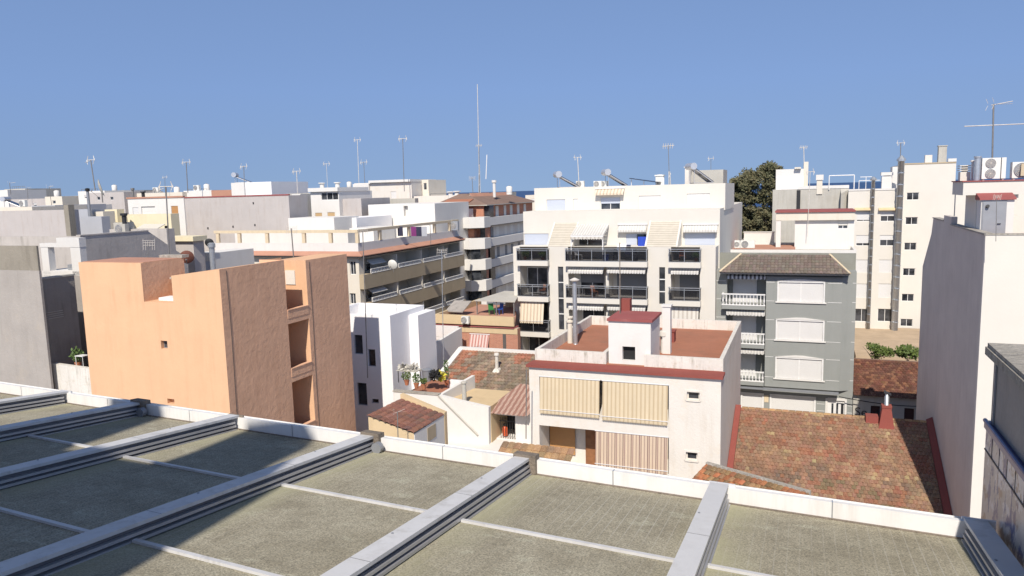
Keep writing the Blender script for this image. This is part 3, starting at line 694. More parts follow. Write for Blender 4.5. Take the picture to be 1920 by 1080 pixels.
MB().hexa([(uT-.05, .1, zri-.1), (uT+.25, .1, zri-.1), (uT+.25, -run, zri-SL*run-.1), (uT-.05, -run, zri-SL*run-.1)], [(uT-.05, .1, zri+.14), (uT+.25, .1, zri+.3), (uT+.25, -run, zri-SL*run+.3), (uT-.05, -run, zri-SL*run+.14)]).build('right_verge', M['redpaint'], th)
mb = MB(); xx = .3
while xx < uT-.2:
    mb.cc = jit((.42, .27, .15), .25); mb.hexa([(xx, -.10, zri-.0), (xx+.36, -.10, zri-.0), (xx+.36, .12, zri-.0), (xx, .12, zri-.0)], [(xx+.01, -.05, zri+.08), (xx+.35, -.05, zri+.08), (xx+.35, .06, zri+.08), (xx+.01, .06, zri+.08)]); xx += .37
mb.build('ridge_tiles', M['tile_big'], th)
rf0 = TF.U(1655, 790)[0]
f = Fr(*TF.w((rf0+.12, -.45, zri-.35)), TF.yaw)
t = thing('red_chimney', f, 'tapered red painted chimney with metal cowl on the big tiled roof ridge', 'chimney')
MB().hexa([(-.42, -.42, -.2), (.42, -.42, -.2), (.42, .42, -.2), (-.42, .42, -.2)], [(-.22, -.22, 1.15), (.22, -.22, 1.15), (.22, .22, 1.15), (-.22, .22, 1.15)]).box(-.25, .25, -.25, .25, 1.15, 1.27).build('stack', M['redpaint'], t)
MB().lathe(0, 0, [(.11, 1.27), (.12, 1.75), (.09, 1.77), (.09, 1.95)], 12).build('cowl', M['galv'], t, True)
MB().hexa([(-.15, -.1, 1.93), (.2, -.1, 1.83), (.2, .1, 1.83), (-.15, .1, 1.93)], [(-.15, -.1, 2.08), (.2, -.1, 1.9), (.2, .1, 1.9), (-.15, .1, 2.08)]).build('cowl_flap', M['darkmetal'], t)
f = Fr(*TF.w((TF.U(1633, 792)[0], -.1, zri-.1)), TF.yaw); thing1('red_roof_box', MB().box(-.3, .32, -.4, .2, -.1, .33), M['redpaint'], f, 'small red painted box left of the tapered chimney on the tiled ridge', 'chimney')
# ridge-board roof corner at lower left of the tiled roof
KF = fr_at(1324, 872, 31.0, math.radians(-47))
kr = thing('small_tiled_lean_to', KF, 'narrow mossy tiled lean-to roof at the near foot of the white house', 'roof')
za = KF.U(1330, 872)[1]
def palk(i, j, x, y): return jit((.30, .19, .10) if rnd.random() < .6 else (.40, .17, .08), .25)
mb = MB(); tile_roof(mb, (0, -3, za-1.0), (1, 0, 0), (0, 3, 1.0), 4.6, 3.16, .22, .3, palk); mb.build('roof', M['tile_old'], kr)
MB().box(0, 4.6, -.04, .12, za-.1, za+.09).build('ridge', M['lichen'], kr)
MB().box(.05, 4.55, -2.9, .08, 0, za-1.05).build('wall', M['white_old'], kr)
# ---------------------------------------------------------------- brown shaded house across the street
BF = fr_at(1600, 742, 54.4)
bh = thing('brown_tiled_house', BF, 'derelict low house with dark brown tiled roof standing in shade', 'house')
ze = BF.U(1650, 742)[1]; ub_ = BF.U(1800, 740)[0]
rvt = 5.2; zrd = BF.U(1650, 676, rvt)[1]
def palr(i, j, x, y): return jit((.17, .075, .05) if rnd.random() < .75 else (.24, .12, .07), .3)
sl_ = Vector((0, rvt+.3, zrd-ze)); mb = MB(); tile_roof(mb, (0, -.3, ze), (1, 0, 0), sl_, ub_, sl_.length, .24, .33, palr); mb.build('roof', M['tile_new'], bh)
MB().hexa([(0, rvt, zrd-.1), (ub_, rvt, zrd-.1), (ub_, rvt+4, zrd-1.8), (0, rvt+4, zrd-1.8)], [(0, rvt, zrd+.1), (ub_, rvt, zrd+.1), (ub_, rvt+4, zrd-1.6), (0, rvt+4, zrd-1.6)]).build('rear_roof', M['terra_brown'], bh)
dh = [BF.R(1632, 762, 1650, 800), BF.R(1695, 766, 1714, 800)]; dh = [(a, b, .1, BF.U(1640, 761)[1]) for a, b, c, d in dh]
mb = MB(); holes(mb, 'front', 0, 0, ub_, 0, ze-.02, dh, .2); mb.build('wall', M['concrete'], bh)
MB().hexa([(0, .01, 0), (0, rvt+3.9, 0), (.05, rvt+3.9, 0), (.05, .01, 0)], [(0, .01, ze-.1), (0, rvt+3.9, ze-.1), (.05, rvt+3.9, ze-.1), (.05, .01, ze-.1)]).build('side_wall', M['white_old'], bh)
for d in dh: MB().box(d[0]+.02, d[1]-.02, .12, .18, d[2], d[3]-.02).build('door', M['darkred'], bh)
tx = bpy.data.curves.new('graffiti', 'FONT'); tx.body = 'Se vhe'; tx.size = .95; tx.extrude = .004
tmp = bpy.data.objects.new('lettering', tx); COL.objects.link(tmp); bpy.context.view_layer.update(); tme = bpy.data.meshes.new_from_object(tmp.evaluated_get(bpy.context.evaluated_depsgraph_get())); bpy.data.objects.remove(tmp)
to = bpy.data.objects.new('graffiti', tme); COL.objects.link(to); to.parent = bh; to.location = (BF.U(1602, 772)[0], -.012, BF.U(1602, 779)[1]); to.rotation_euler = (math.pi/2, 0, 0); tme.materials.clear(); tme.materials.append(M['darkmetal'])
c_ = [BF.w((-1.0+q*.9, -.5, ze-.15-.35*math.sin(math.pi*q/9))) for q in range(10)]
thing1('street_cable', MB().tube([BF.l(p) for p in c_], .035, 5), M['black'], BF, 'sagging black cable from the grey building along the brown tiled eaves', 'cable')
# yard behind with rubble and shrubs
YF = fr_at(1605, 655, 70.0); zg = YF.U(1640, 668)[1]
struct('terrain', MB().box(0, 16, 0, 16, 0, YF.U(1640, 668)[1]), M['dirt']).matrix_world = Matrix.Translation(YF.o) @ Matrix.Rotation(YA, 4, 'Z')
# ---------------------------------------------------------------- old tiled house in the middle
EF = fr_at(745, 735, 42.0)
eh = thing('old_tiled_house', EF, 'old white house with lichen covered brown tile roof, chimney pipe and small plant terrace', 'house')
def palo(i, j, x, y):
    c = (.27, .215, .165)
    if rnd.random() < .45: c = (.33, .245, .18)
    if math.sin(i*.33+1)*math.cos(j*.45+.5) > .62 or (x < .25 and rnd.random() < .55): c = (.38, .18, .115)
    return jit(c, .22)
RG = fr_at(868, 656, 52.0)            # ridge frame (left end of the ridge)
zrg = RG.U(900, 657)[1]; uRg = RG.U(1004, 663)[0]
zev = zrg-1.9; ue0, ve0 = RG.H(895, 742, zev); ue1, ve1 = RG.H(1000, 752, zev); vmid = (ve0+ve1)/2
mb = MB(); Ls = math.hypot(vmid, 1.9); esl = Vector((0, -vmid, 1.9)).normalized(); lo = RG.H(823, 698, zrg-1.0)[0]
Lt = uRg-lo+1.2
tile_roof(mb, (lo, vmid, zev), (1, 0, 0), esl, Lt, Ls, .24, .32, palo, .03, clip=lambda a, b: a > -.5*b*0+max(0, (b-Ls*.45)/(Ls*.55))*(-lo) - .2)
for k in range(len(mb.v)): p = mb.v[k]; mb.v[k] = tuple(RG.w(p)-RG.o)
o = mb.build('roof', M['tile_old'], eh)
def asw(o, fr):
    """mesh built in world axes round fr.o"""
    o.parent = eh if o.parent else None
    return o
# place world-aligned roof mesh under the rotated empty
o.matrix_parent_inverse = Matrix.Identity(4); o.location = EF.l(RG.o); o.rotation_euler = (0, 0, -EF.yaw)
def addw(mb, name, mat, fr, root, rf):
    o = mb.build(name, mat, root); o.location = rf.l(fr.o); o.rotation_euler = (0, 0, fr.yaw-rf.yaw); return o
addw(MB().box(-.3, uRg+1.2, -.1, .25, zrg-.05, zrg+.16), 'ridge', M['white'], RG, eh, EF)
addw(MB().hexa([(lo-.1, vmid+1, zev-.7), (lo+.25, vmid+1, zev-.7), (0.05, .1, zrg-.5), (-.35, .1, zrg-.5)], [(lo-.1, vmid+1, zev+.55), (lo+.25, vmid+1, zev+.55), (.05, .1, zrg+.16), (-.35, .1, zrg+.16)]), 'verge', M['white'], RG, eh, EF)
addw(MB().prism([(lo+.2, vmid+.4), (uRg+1.1, vmid+.4), (uRg+1.1, -.05), (0, -.05)], 0, zev-.12), 'wall', M['white_old'], RG, eh, EF)
# front walls: pixel polygon on the front plane
zw = EF.U(745, 735)[1]
q = lambda px, py, v=0.: (EF.U(px, py, v)[0], EF.U(px, py, v)[1])
front = [q(738, 733), q(820, 741), q(862, 752), q(916, 764), q(916, 900), (q(738, 733)[0], 0.0)]
front[-2] = (front[-2][0], 0.0)
MB().yprism(front, 0, .3).build('front_wall', M['white'], eh)
tz = q(745, 735)[1]-.45
MB().box(front[0][0]+.0, q(818, 741)[0], .301, 4.6, 0, tz).build('terrace', M['terra'], eh)
fu0, fu1, fz = q(822, 742)[0], q(916, 764)[0], q(860, 752)[1]-.25
MB().box(fu0+.1, fu1, .301, 3.6, 0, fz).build('flat_roof', M['ochre'], eh)
MB().hexa([(fu0-.1, .3, fz-.3), (fu0+.1, .3, fz-.3), (fu0+.6, 3.7, fz-.3), (fu0+.4, 3.7, fz-.3)], [(fu0-.1, .3, tz+.45), (fu0+.1, .3, tz+.45), (fu0+.6, 3.7, tz+.75), (fu0+.4, 3.7, tz+.75)]).build('divider_wall', M['white'], eh)
p_, r_ = q(822, 742, -.05), q(896, 816, -.05)
MB().tube([(p_[0], -.05, p_[1]), (r_[0], -.05, r_[1])], .05, 8).build('drain_pipe', M['concrete'], eh)
MB().box(front[0][0]-.05, fu0, -.04, .32, tz+.45, tz+.52).build('coping', M['lichen'], eh)
# projecting part with lean-to awning roof and dark porch
GFp = fr_at(916, 775, 41.0)
pw0, pw1 = GFp.U(917, 790)[0], GFp.U(992, 790)[0]; pzt = GFp.U(920, 768)[1]; pzb = GFp.U(940, 822)[1]
pch = [(GFp.U(922, 790)[0], GFp.U(966, 790)[0], pzb, pzt-.25, 1.8)]
mb = MB(); holes(mb, 'front', 0, pw0, pw1+.3, 0, pzt, pch, 1.8); mb.box(pw0, pw1, 2.0, 2.2, 0, pzt); addw(mb, 'porch_wall', M['white'], GFp, eh, EF)
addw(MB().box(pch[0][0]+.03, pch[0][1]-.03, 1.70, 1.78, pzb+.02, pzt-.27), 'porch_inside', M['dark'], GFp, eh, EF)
mb = MB(); N = 26
zu = pzt+.95
for i in range(N):
    a, b = pw0-.1+(pw1-pw0+.2)*i/N, pw0-.1+(pw1-pw0+.2)*(i+1)/N; w0, w1 = .04*(i % 2), .04*((i+1) % 2)
    sh = 1.1
    mb.face([(a, -.7, pzt-.0+w0), (b, -.7, pzt-.0+w1), (b+sh, 2.3, zu+w1), (a+sh, 2.3, zu+w0)])
addw(mb, 'corrugated_roof', M['corrug_red'], GFp, eh, EF)
mb = MB()
for i in range(7): x = pch[0][1]-.08-i*.14; mb.box(x, x+.02, .05, .08, pzb, pzt-.4)
mb.box(pch[0][1]-1.0, pch[0][1], .05, .08, pzb+1.0, pzb+1.04); addw(mb, 'porch_grille', M['darkmetal'], GFp, eh, EF)
w = GFp.w((GFp.U(947, 805, .35)[0], .35, GFp.U(947, 816, .35)[1])); f = Fr(w.x, w.y, w.z, GFp.yaw)
t = thing('gas_bottle', f, 'orange gas bottle standing in the dark porch behind the grille', 'gas bottle')
MB().lathe(0, 0, [(.14, 0), (.155, .05), (.155, .42), (.13, .50), (.06, .54)], 14).build('cylinder', M['orange_plastic'], t, True)
MB().lathe(0, 0, [(.07, .54), (.07, .62), (.10, .63), (.10, .67), (.0, .68)], 10).build('valve', M['darkmetal'], t)
MB().box(pw0-4, pw1+.3, -3.0, -.01, 0, pzb-.05).build('yard_floor', M['white'], eh).location = EF.l(GFp.o)
# chimneys of the old house
def on_plane(px, py, fr, v):  # point on facade plane y=v
    u, z = fr.U(px, py, v); w = fr.w((u, v, z)); return Fr(w.x, w.y, w.z, fr.yaw)
f = on_plane(871, 754, EF, .5)
zc = EF.U(871, 715, .5)[1]-f.o.z
thing1('grey_pipe_chimney', MB().lathe(0, 0, [(.13, -.3), (.125, zc*.9), (.17, zc*.91), (.17, zc*.97), (.10, zc)], 12), M['concrete'], f, 'slim concrete pipe chimney on the ochre flat roof beside the drain pipe', 'chimney')
vv = vmid*.44; f = on_plane(932, 697, RG, vv); zc = RG.U(932, 662, vv)[1]-f.o.z
thing1('roof_pipe_chimney', MB().hexa([(-.42, -.42, -.35), (.42, -.42, -.35), (.42, .42, -.1), (-.42, .42, -.1)], [(-.16, -.16, .2), (.16, -.16, .2), (.16, .16, .25), (-.16, .16, .25)]).lathe(0, 0, [(.12, .1), (.11, zc*.85), (.17, zc*.87), (.17, zc*.94), (.14, zc)], 12), M['white_moss'], f, 'pale pipe chimney with mortar base in the middle of the lichen covered roof', 'chimney')
# plants and clutter on the small terrace
def leafclump(mb, c, rx, ry, rz, n, s, up=.3):
    for _ in range(n):
        while True:
            d = Vector((rnd.uniform(-1, 1), rnd.uniform(-1, 1), rnd.uniform(-1, 1)))
            if d.length < 1: break
        p = Vector((c[0]+d.x*rx, c[1]+d.y*ry, c[2]+d.z*rz)); a = Vector((rnd.uniform(-1, 1), rnd.uniform(-1, 1), rnd.uniform(-1, 1)+up)).normalized(); b = a.orthogonal().normalized()
        q = rnd.uniform(.6, 1.3)*s; mb.face([p, p+a*q*.5+b*q*.28, p+a*q, p+a*q*.5-b*q*.28])
    return mb
def pot_plant(px, py, fr, v, h, mat, label, r=.3, pot='terracotta', name='potted_plant', spiky=False):
    f = on_plane(px, py, fr, v); t = thing(name, f, label, 'plant', 'pot plants on the roof terraces')
    MB().lathe(0, 0, [(.10, 0), (.15, .26), (.17, .27), (.17, .31), (.13, .31)], 12).build('pot', M[pot], t)
    mb = MB()
    if spiky:
        for i in range(34):
            a = rnd.uniform(0, 6.28); e = rnd.uniform(.1, 1.2); L = h*rnd.uniform(.6, 1); d = Vector((math.cos(a)*math.cos(e), math.sin(a)*math.cos(e), math.sin(e)))
            s = d.cross(Vector((0, 0, 1))).normalized()*.035; p = Vector((0, 0, .5*h)); m_ = p+d*L*.5; m_.z += .05
            mb.face([p-s, p+s, m_+s, m_-s]); mb.face([m_-s, m_+s, p+d*L+Vector((0, 0, -.15*L))])
        MB().tube([(0, 0, .3), (0, 0, .5*h)], .06, 7).build('trunk', M['bark'], t)
    else: leafclump(mb, (0, 0, .3+h*.45), r*.8, r*.8, h*.45, 190, .10, .6)
    mb.build('foliage', M[mat], t); return t
pot_plant(763, 722, EF, 1.4, .55, 'shrubleaf', 'yellow green bushy pot plant at the left corner of the small terrace', .38)
pot_plant(781, 728, EF, .9, .65, 'green_leaf', 'darker green pot plant right of the yellow green one', .30)
pot_plant(795, 730, EF, .8, .4, 'shrubleaf', 'low pot plant nearest the terrace coping', .25)
pot_plant(838, 722, EF, 3.0, 1.5, 'green_leaf', 'tall thin climbing plant rising beside the divider wall', .22)
f = on_plane(826, 716, EF, 2.6); thing1('yellow_cloth_heap', leafclump(MB(), (0, 0, .3), .32, .22, .28, 110, .22), M['yellow_leaf'], f, 'bright yellow crumpled cover lying on the small terrace', 'cover')
for (px, py, nm, mt, lb, ct) in ((801, 714, 'grey_bin', 'steelgrey', 'grey lidded bin standing among the terrace plants', 'bin'), (816, 712, 'black_bag', 'black', 'black rubbish bag between grey bin and yellow cover', 'bag')):
    f = on_plane(px, py, EF, 2.4)
    if nm == 'grey_bin': thing1(nm, MB().lathe(0, 0, [(.25, 0), (.30, .65), (.33, .66), (.33, .72), (.1, .78)], 14), M[mt], f, lb, ct)
    else: thing1(nm, leafclump(MB(), (0, 0, .25), .28, .22, .25, 90, .3), M[mt], f, lb, ct)
f = on_plane(768, 716, EF, 2.9); mb = MB(); leafclump(mb, (0, 0, .88), .7, .35, .10, 110, .28); mb.box(-.7, .7, -.4, .4, .74, .78)
t = thing('cluttered_table', f, 'small terrace table under a heap of brown and grey cloths', 'table')
mb.build('cloth_heap', M['concrete'], t)
for a, b in ((-.6, -.3), (.6, -.3), (-.6, .3), (.6, .3)): MB().box(a-.02, a+.02, b-.02, b+.02, 0, .74).build('leg', M['darkmetal'], t)
f = on_plane(852, 722, EF, 3.2); t = thing('drying_sheets', f, 'grey and white sheets draped by the divider wall', 'sheet')
mb = MB()
for i in range(14):
    a = -.5+i*.08; mb.face([(a, .05*math.sin(i*1.3), -.9+.08*math.sin(i)), (a+.08, .05*math.sin(i*1.3+1.3), -.9+.08*math.sin(i+1)), (a+.08, .02, .35), (a, .02, .35)])
mb.build('cloth', M['white_cloth'], t); MB().tube([(-.6, .02, .36), (.75, .02, .36)], .012, 5).build('line', M['darkmetal'], t)
# ---------------------------------------------------------------- two low roofs at the near edge
LF = fr_at(516, 943, 30.0)
def pali(i, j, x, y): return jit((.31, .155, .115) if rnd.random() < .7 else (.24, .14, .11), .15)
LF = fr_at(776, 812, 33.0)
lt = thing('low_rust_roof_shed', LF, 'low ochre shed with ribbed rust pink tiled roof beside the orange building', 'shed')
# pixel corners: top-left (735,750) top-right (835,778) bottom-right (772,815) bottom-left (688,780)
zt_ = LF.U(776, 812)[1]
A_ = Vector((LF.U(776, 812)[0], 0, zt_)); k1 = LF.V(833, 778, A_.x); Rr = Vector((A_.x, k1[0], k1[1]))
zl_ = LF.U(688, 779)[1]; Ll = Vector((LF.U(688, 779)[0], 0, zl_))
Tl = Ll+(Rr-A_)
mb = MB(); ev = (Ll-A_); L = ev.length; sv = (Rr-A_)
tile_roof(mb, A_, ev, sv, L, sv.length, .30, .40, pali, .06, False); mb.build('roof', M['tile_new'], lt)
MB().hexa([(Ll.x, .1, 0), (A_.x-.05, .1, 0), (A_.x-.05, Rr.y, 0), (Ll.x, Rr.y, 0)], [(Ll.x, .1, zl_-.05), (A_.x-.05, .1, zt_-.06), (A_.x-.05, Rr.y, Rr.z-.06), (Ll.x, Rr.y, Tl.z-.05)]).build('wall', M['ochre'], lt)
MB().box(A_.x-.048, A_.x-.02, .1, Rr.y, 0, zt_-.06).build('side_wall', M['white'], lt)
r = LF.RV(801, 798, 817, 824, A_.x-.02); MB().box(A_.x-.019, A_.x+.0, r[0], r[1], r[2], r[3]).build('window', M['beige'], lt)
MB().hexa([(Ll.x, Rr.y+.02, 0), (Rr.x, Rr.y+.02, 0), (Rr.x, Rr.y+.3, 0), (Ll.x, Rr.y+.3, 0)], [(Ll.x, Rr.y+.02, Tl.z+.25), (Rr.x, Rr.y+.02, Rr.z+.10), (Rr.x, Rr.y+.3, Rr.z+.10), (Ll.x, Rr.y+.3, Tl.z+.25)]).build('back_coping', M['ochre'], lt)
VF = fr_at(950, 822, 33.5)
vt_ = thing('ochre_tiled_shed', VF, 'small shed roof of ochre ridged tiles just beyond the white gutter', 'shed')
zv = VF.U(960, 812)[1]
def palv(i, j, x, y): return jit((.42, .27, .15) if rnd.random() < .6 else (.36, .24, .14), .2)
mb = MB(); tile_roof(mb, (-.2, -2.8, zv-1.7), (1, 0, 0), (0, 2.8, 1.2), 3.5, 3.1, .30, .38, palv, .05, False); mb.build('roof', M['tile_old'], vt_)
MB().box(-.15, 3.2, -2.7, .3, 0, zv-1.85).build('wall', M['white_old'], vt_)
# ---------------------------------------------------------------- plants near the left wall and in the rubble yard
def shrub(f, label, r, h, n, mat='shrubleaf', name='green_shrub', s=.2, group=None):
    t = thing(name, f, label, 'shrub', group); mb = MB()
    for i in range(5):
        a = rnd.uniform(0, 6.28); mb.tube([(0, 0, 0), (math.cos(a)*r*.3, math.sin(a)*r*.3, h*.5), (math.cos(a)*r*.6, math.sin(a)*r*.6, h*.85)], .04, 5, .015)
    mb.build('stem', M['bark'], t); mb = MB()
    for i in range(9):
        a = rnd.uniform(0, 6.28); q = rnd.uniform(.1, .75)*r; leafclump(mb, (math.cos(a)*q, math.sin(a)*q, h*rnd.uniform(.35, .85)), r*.36, r*.36, h*.2, n//9, s, .5)
    mb.build('foliage', M[mat], t); return t
f = on_plane(1638, 678, BF, rvt+4.6); shrub(f, 'rounded green shrub in the rubble yard right of the grey building', 1.5, 1.45, 1400, group='shrubs in the rubble yard')
f = on_plane(1702, 680, BF, rvt+4.2); shrub(f, 'leggy fig like shrub beside the tall dark wall', 1.5, 1.6, 700, s=.3, group='shrubs in the rubble yard')
f = on_plane(808, 632, tf, .6)
# ---------------------------------------------------------------- white apartment block with balconies
WF = fr_at(962, 470, 63.5)
wb = thing('white_balcony_block', WF, 'wide white apartment block with smoked glass balconies and folded awnings', 'apartment block')
uW = WF.U(1341, 560)[0]; zP = (WF.U(967, 463)[1]+WF.U(1325, 463)[1])/2
VS = 2.1   # set-back of the top storeys
B1 = (WF.U(976, 540)[0], WF.U(1029, 540)[0]); B2 = (WF.U(1066, 530)[0], WF.U(1213, 530)[0]); B3 = (WF.U(1258, 540)[0], WF.U(1312, 540)[0])
zs = [WF.U(1140, 499)[1], WF.U(1140, 568)[1]]; FH = zs[0]-zs[1]; zs = [zs[0]-FH*i for i in range(6)]   # undersides of slabs
TH = .42
hs = []
for i in range(5):
    for b in (B1, B2, B3): hs.append((b[0], b[1], zs[i+1]+TH, zs[i], 1.7))
hs = [h for h in hs if h[3] > .3]
for (a, b, c, d) in ((1047, 500, 1057, 618), (1236, 501, 1247, 570)):
    r = WF.R(a, b, c, d)
    hs.append((*r, .15))
hs += [(b[0], b[1], zs[0]+TH, zP+.01, VS-.01) for b in (B1, B2, B3)]
mb = MB(); holes(mb, 'front', 0, 0, uW, 0, zP, hs, 1.7, back=True); mb.face([(uW, 0, 0), (uW, VS, 0), (uW, VS, zP), (uW, 0, zP)]); mb.face([(0, 0, 0), (0, VS, 0), (0, VS, zP), (0, 0, zP)])
xs = [0, B1[0], B1[1], B2[0], B2[1], B3[0], B3[1], uW]
for a, b in ((0, 1), (2, 3), (4, 5), (6, 7)): mb.face([(xs[a], 0, zP), (xs[b], 0, zP), (xs[b], VS, zP), (xs[a], VS, zP)])
mb.build('front_wall', M['ivory'], wb)
uS0, uS1 = WF.U(981, 410, VS)[0], WF.U(1350, 392, VS)[0]; zS = (WF.U(983, 399, VS)[1]+WF.U(1350, 389, VS)[1])/2
vE = WF.V(1392, 378, uS1)[0]
up = [WF.R(983, 438, 1029, 480, VS), WF.R(1073, 440, 1130, 486, VS), WF.R(1174, 438, 1213, 486, VS), WF.R(1283, 437, 1341, 480, VS)]
mb = MB(); holes(mb, 'front', VS, uS0, uS1, 0, zS, up, .15); holes(mb, 'right', uS1, VS, vE, 0, zS, [], .1)
mb.face([(uS0, VS, zP), (uS0, vE, zP), (uS0, vE, zS), (uS0, VS, zS)]); mb.face([(uS0, vE, 0), (uS1, vE, 0), (uS1, vE, zS), (uS0, vE, zS)]); mb.face([(uS0, VS, zS-.0), (uS1, VS, zS), (uS1, vE, zS), (uS0, vE, zS)])
mb.build('upper_wall', M['ivory'], wb)
VP_ = 5.2
uN0, uN1 = WF.U(1002, 370, VP_)[0], WF.U(1360, 350, VP_)[0]; zN = (WF.U(1002, 355, VP_)[1]+WF.U(1360, 341, VP_)[1])/2
vN = WF.V(1377, 342, uN1)[0]
pn = [WF.R(1025, 374, 1060, 398, VP_), WF.R(1075, 373, 1083, 397, VP_), WF.R(1126, 370, 1163, 393, VP_), WF.R(1198, 367, 1239, 391, VP_), WF.R(1288, 363, 1331, 389, VP_)]
body(wb, uN0, uN1, VP_, vN, zN, M['ivory'], fh=pn, z0=zS-.2, depth=.15, name='penthouse_wall')
for r, kk in zip(pn, (('half', 'sh_blue', 1.), ('half', 'sh_white', 1.), ('half', 'sh_blue', .5), ('half', 'sh_white', 1.), ('half', 'sh_white', 1.))): win(wb, r, VP_, kk[0], .15, sh=kk[1], f=kk[2], sill=False)
win(wb, up[0], VS, 'half', .15, sh='sh_blue', sill=False); win(wb, up[3], VS, 'half', .15, sh='sh_blue', sill=False); win(wb, up[2], VS, 'glass', .15, sill=False); win(wb, up[1], VS, 'glass', .15, sill=False)
r = up[2]; MB().box(r[0], (r[0]+r[1])/2, VS+.04, VS+.07, r[2], r[3]).build('sliding_shutter', M['sh_blue'], wb)
# slanting tile-clad wedges over the piers
for (p0, p1, t0, t1) in (((1028, 464), (1070, 464), (1040, 418), (1091, 418)), ((1212, 464), (1267, 464), (1222, 415), (1280, 415))):
    a0, a1 = WF.U(*p0)[0], WF.U(*p1)[0]; b1 = WF.U(*t1, VS)[0]; zt = WF.U(*t0, VS)[1]; zb = zP+.003
    mb = MB(); mb.hexa([(a0, .0, zb), (a1, .0, zb), (a1, VS-.003, zb), (a0, VS-.003, zb)], [(a0, .0, zb+.05), (a1, .0, zb+.05), (a1, VS-.003, zt), (a0, VS-.003, zt)]); mb.build('sloping_pier', M['cream_tile'], wb)
    for (u0, u1) in ((a0-.14, a0-.002), (a1+.002, a1+.14)):
        mb = MB(); mb.hexa([(u0, -.02, zb), (u1, -.02, zb), (u1, VS-.003, zb), (u0, VS-.003, zb)], [(u0, -.02, zb+.10), (u1, -.02, zb+.10), (u1, VS-.003, zt+.06), (u0, VS-.003, zt+.06)])
        mb.build('pier_edge', M['ivory'], wb)
    mb = MB(); n = 14; sl2 = Vector((0, VS, zt-zb-.05)); nn = Vector((0, -sl2.z, sl2.y)).normalized()
    for i in range(1, n):
        c = Vector((0, 0, zb+.05))+sl2*(i/n)+nn*.004; mb.hexa([(a0, c.y, c.z), (a1, c.y, c.z), (a1, c.y+.02, c.z+.03), (a0, c.y+.02, c.z+.03)], [(a0, c.y-.01, c.z+.01), (a1, c.y-.01, c.z+.01), (a1, c.y+.01, c.z+.04), (a0, c.y+.01, c.z+.04)])
    mb.build('tile_course', M['tile_line'], wb)
# balconies
def balcony(root, b, zu, out=.55, rail=True):
    x0, x1 = b[0]-.12, b[1]+.12
    o = MB().box(x0, x1, -out, -.003, zu, zu+TH).build('balcony_slab', M['ivory'], root)
    z0, z1 = zu+TH+.05, zu+TH+1.0; y = -out+.04
    MB().box(x0+.04, x1-.04, y, y+.015, z0, z1-.06).box(x0+.03, x0+.045, y+.02, -.01, z0, z1-.06).box(x1-.045, x1-.03, y+.02, -.01, z0, z1-.06).build('balcony_glass', M['smoked'], o)
    mb = MB(); n = max(2, round((x1-x0)/1.2))
    for i in range(n+1):
        x = x0+.05+(x1-x0-.1)*i/n; mb.box(x-.02, x+.02, y-.03, y-.005, zu+TH+.003, z1)
    mb.box(x0, x1, y-.05, y+.02, z1, z1+.05).box(x0+.05, x1-.05, y-.03, y-.002, z1-.16, z1-.12).box(x0, x0+.05, y+.03, -.01, z1, z1+.05).box(x1-.05, x1, y+.03, -.01, z1, z1+.05).box(x0+.05, x1-.05, y-.03, y-.005, z0-.045, z0-.01)
    mb.build('balcony_rail', M['galv'], o); return o
for i in range(4):
    for b in (B1, B2, B3):
        if i == 3 and b is not B1: continue
        balcony(wb, b, zs[i])
# recess contents: window walls
def recess(b, zu_floor, zc, items, v=1.7):
    for (p0, p1, kind, sh, f) in items:
        a, c = WF.U(p0, 540, v)[0], WF.U(p1, 540, v)[0]; a, c = max(a, b[0]+.05), min(c, b[1]-.05)
        win(wb, (a, c, zu_floor+.02, zc-.35), 0, kind, v, sh=sh, f=f, sill=False)
recess(B1, zs[1]+TH, zs[0], [(985, 1028, 'glass', '', 1)])
recess(B2, zs[1]+TH, zs[0], [(1089, 1134, 'half', 'sh_grey', .55), (1157, 1214, 'half', 'sh_grey', 1.)])
recess(B3, zs[1]+TH, zs[0], [(1274, 1314, 'half', 'sh_grey', 1.)])
for i in (1, 2, 3): recess(B1, zs[i+1]+TH, zs[i], [(985, 1028, 'glass', '', 1)])
recess(B2, zs[2]+TH, zs[1], [(1092, 1134, 'glass', '', 1), (1157, 1214, 'glass', '', 1.)])
um_ = WF.U(1139, 530, .3)[0]; 
for i in (0, 1): MB().box(um_-.12, um_+.12, .25, 1.68, zs[i+1]+TH+.003, zs[i]-.003).build('dividing_wall', M['ivory'], wb)
for b in (B2,):
    for i in (0, 1):
        awning(wb, b[0]+.05, um_-.2, .02, zs[i]-.62, zs[i]-.13, .42, 'aw_white', 13, .22)
        awning(wb, um_+.12, b[1]-.06, .02, zs[i]-.55, zs[i]-.13, .42, 'aw_white', 14, .22)
awning(wb, B3[0]+.05, B3[1]-.05, .02, zs[0]-.55, zs[0]-.13, .42, 'aw_white', 10, .22)
drop_awning(wb, B3[0]+.06, B3[1]-.06, -.1, zs[2]+1.0, zs[1]-.15, .3, 'aw_grey', 12)
drop_awning(wb, B1[0]+.1, B1[1]-.35, -.3, WF.U(1000, 604)[1], zs[1]-.1, .35, 'aw_beige', 12)
for (a, b_, y0, y1) in ((1160, 1213, 424, 433), (1282, 1346, 424, 433)):
    r = WF.R(a, y0, b_, y1, VS); awning(wb, r[0], r[1], VS-.02, r[2]-.1, r[3]+.1, .45, 'aw_white', 14, .18)
r = WF.R(1118, 354, 1171, 366, VP_); awning(wb, r[0], r[1], VP_-.02, r[2], r[3]+.0, .5, 'aw_beige', 16, .2)
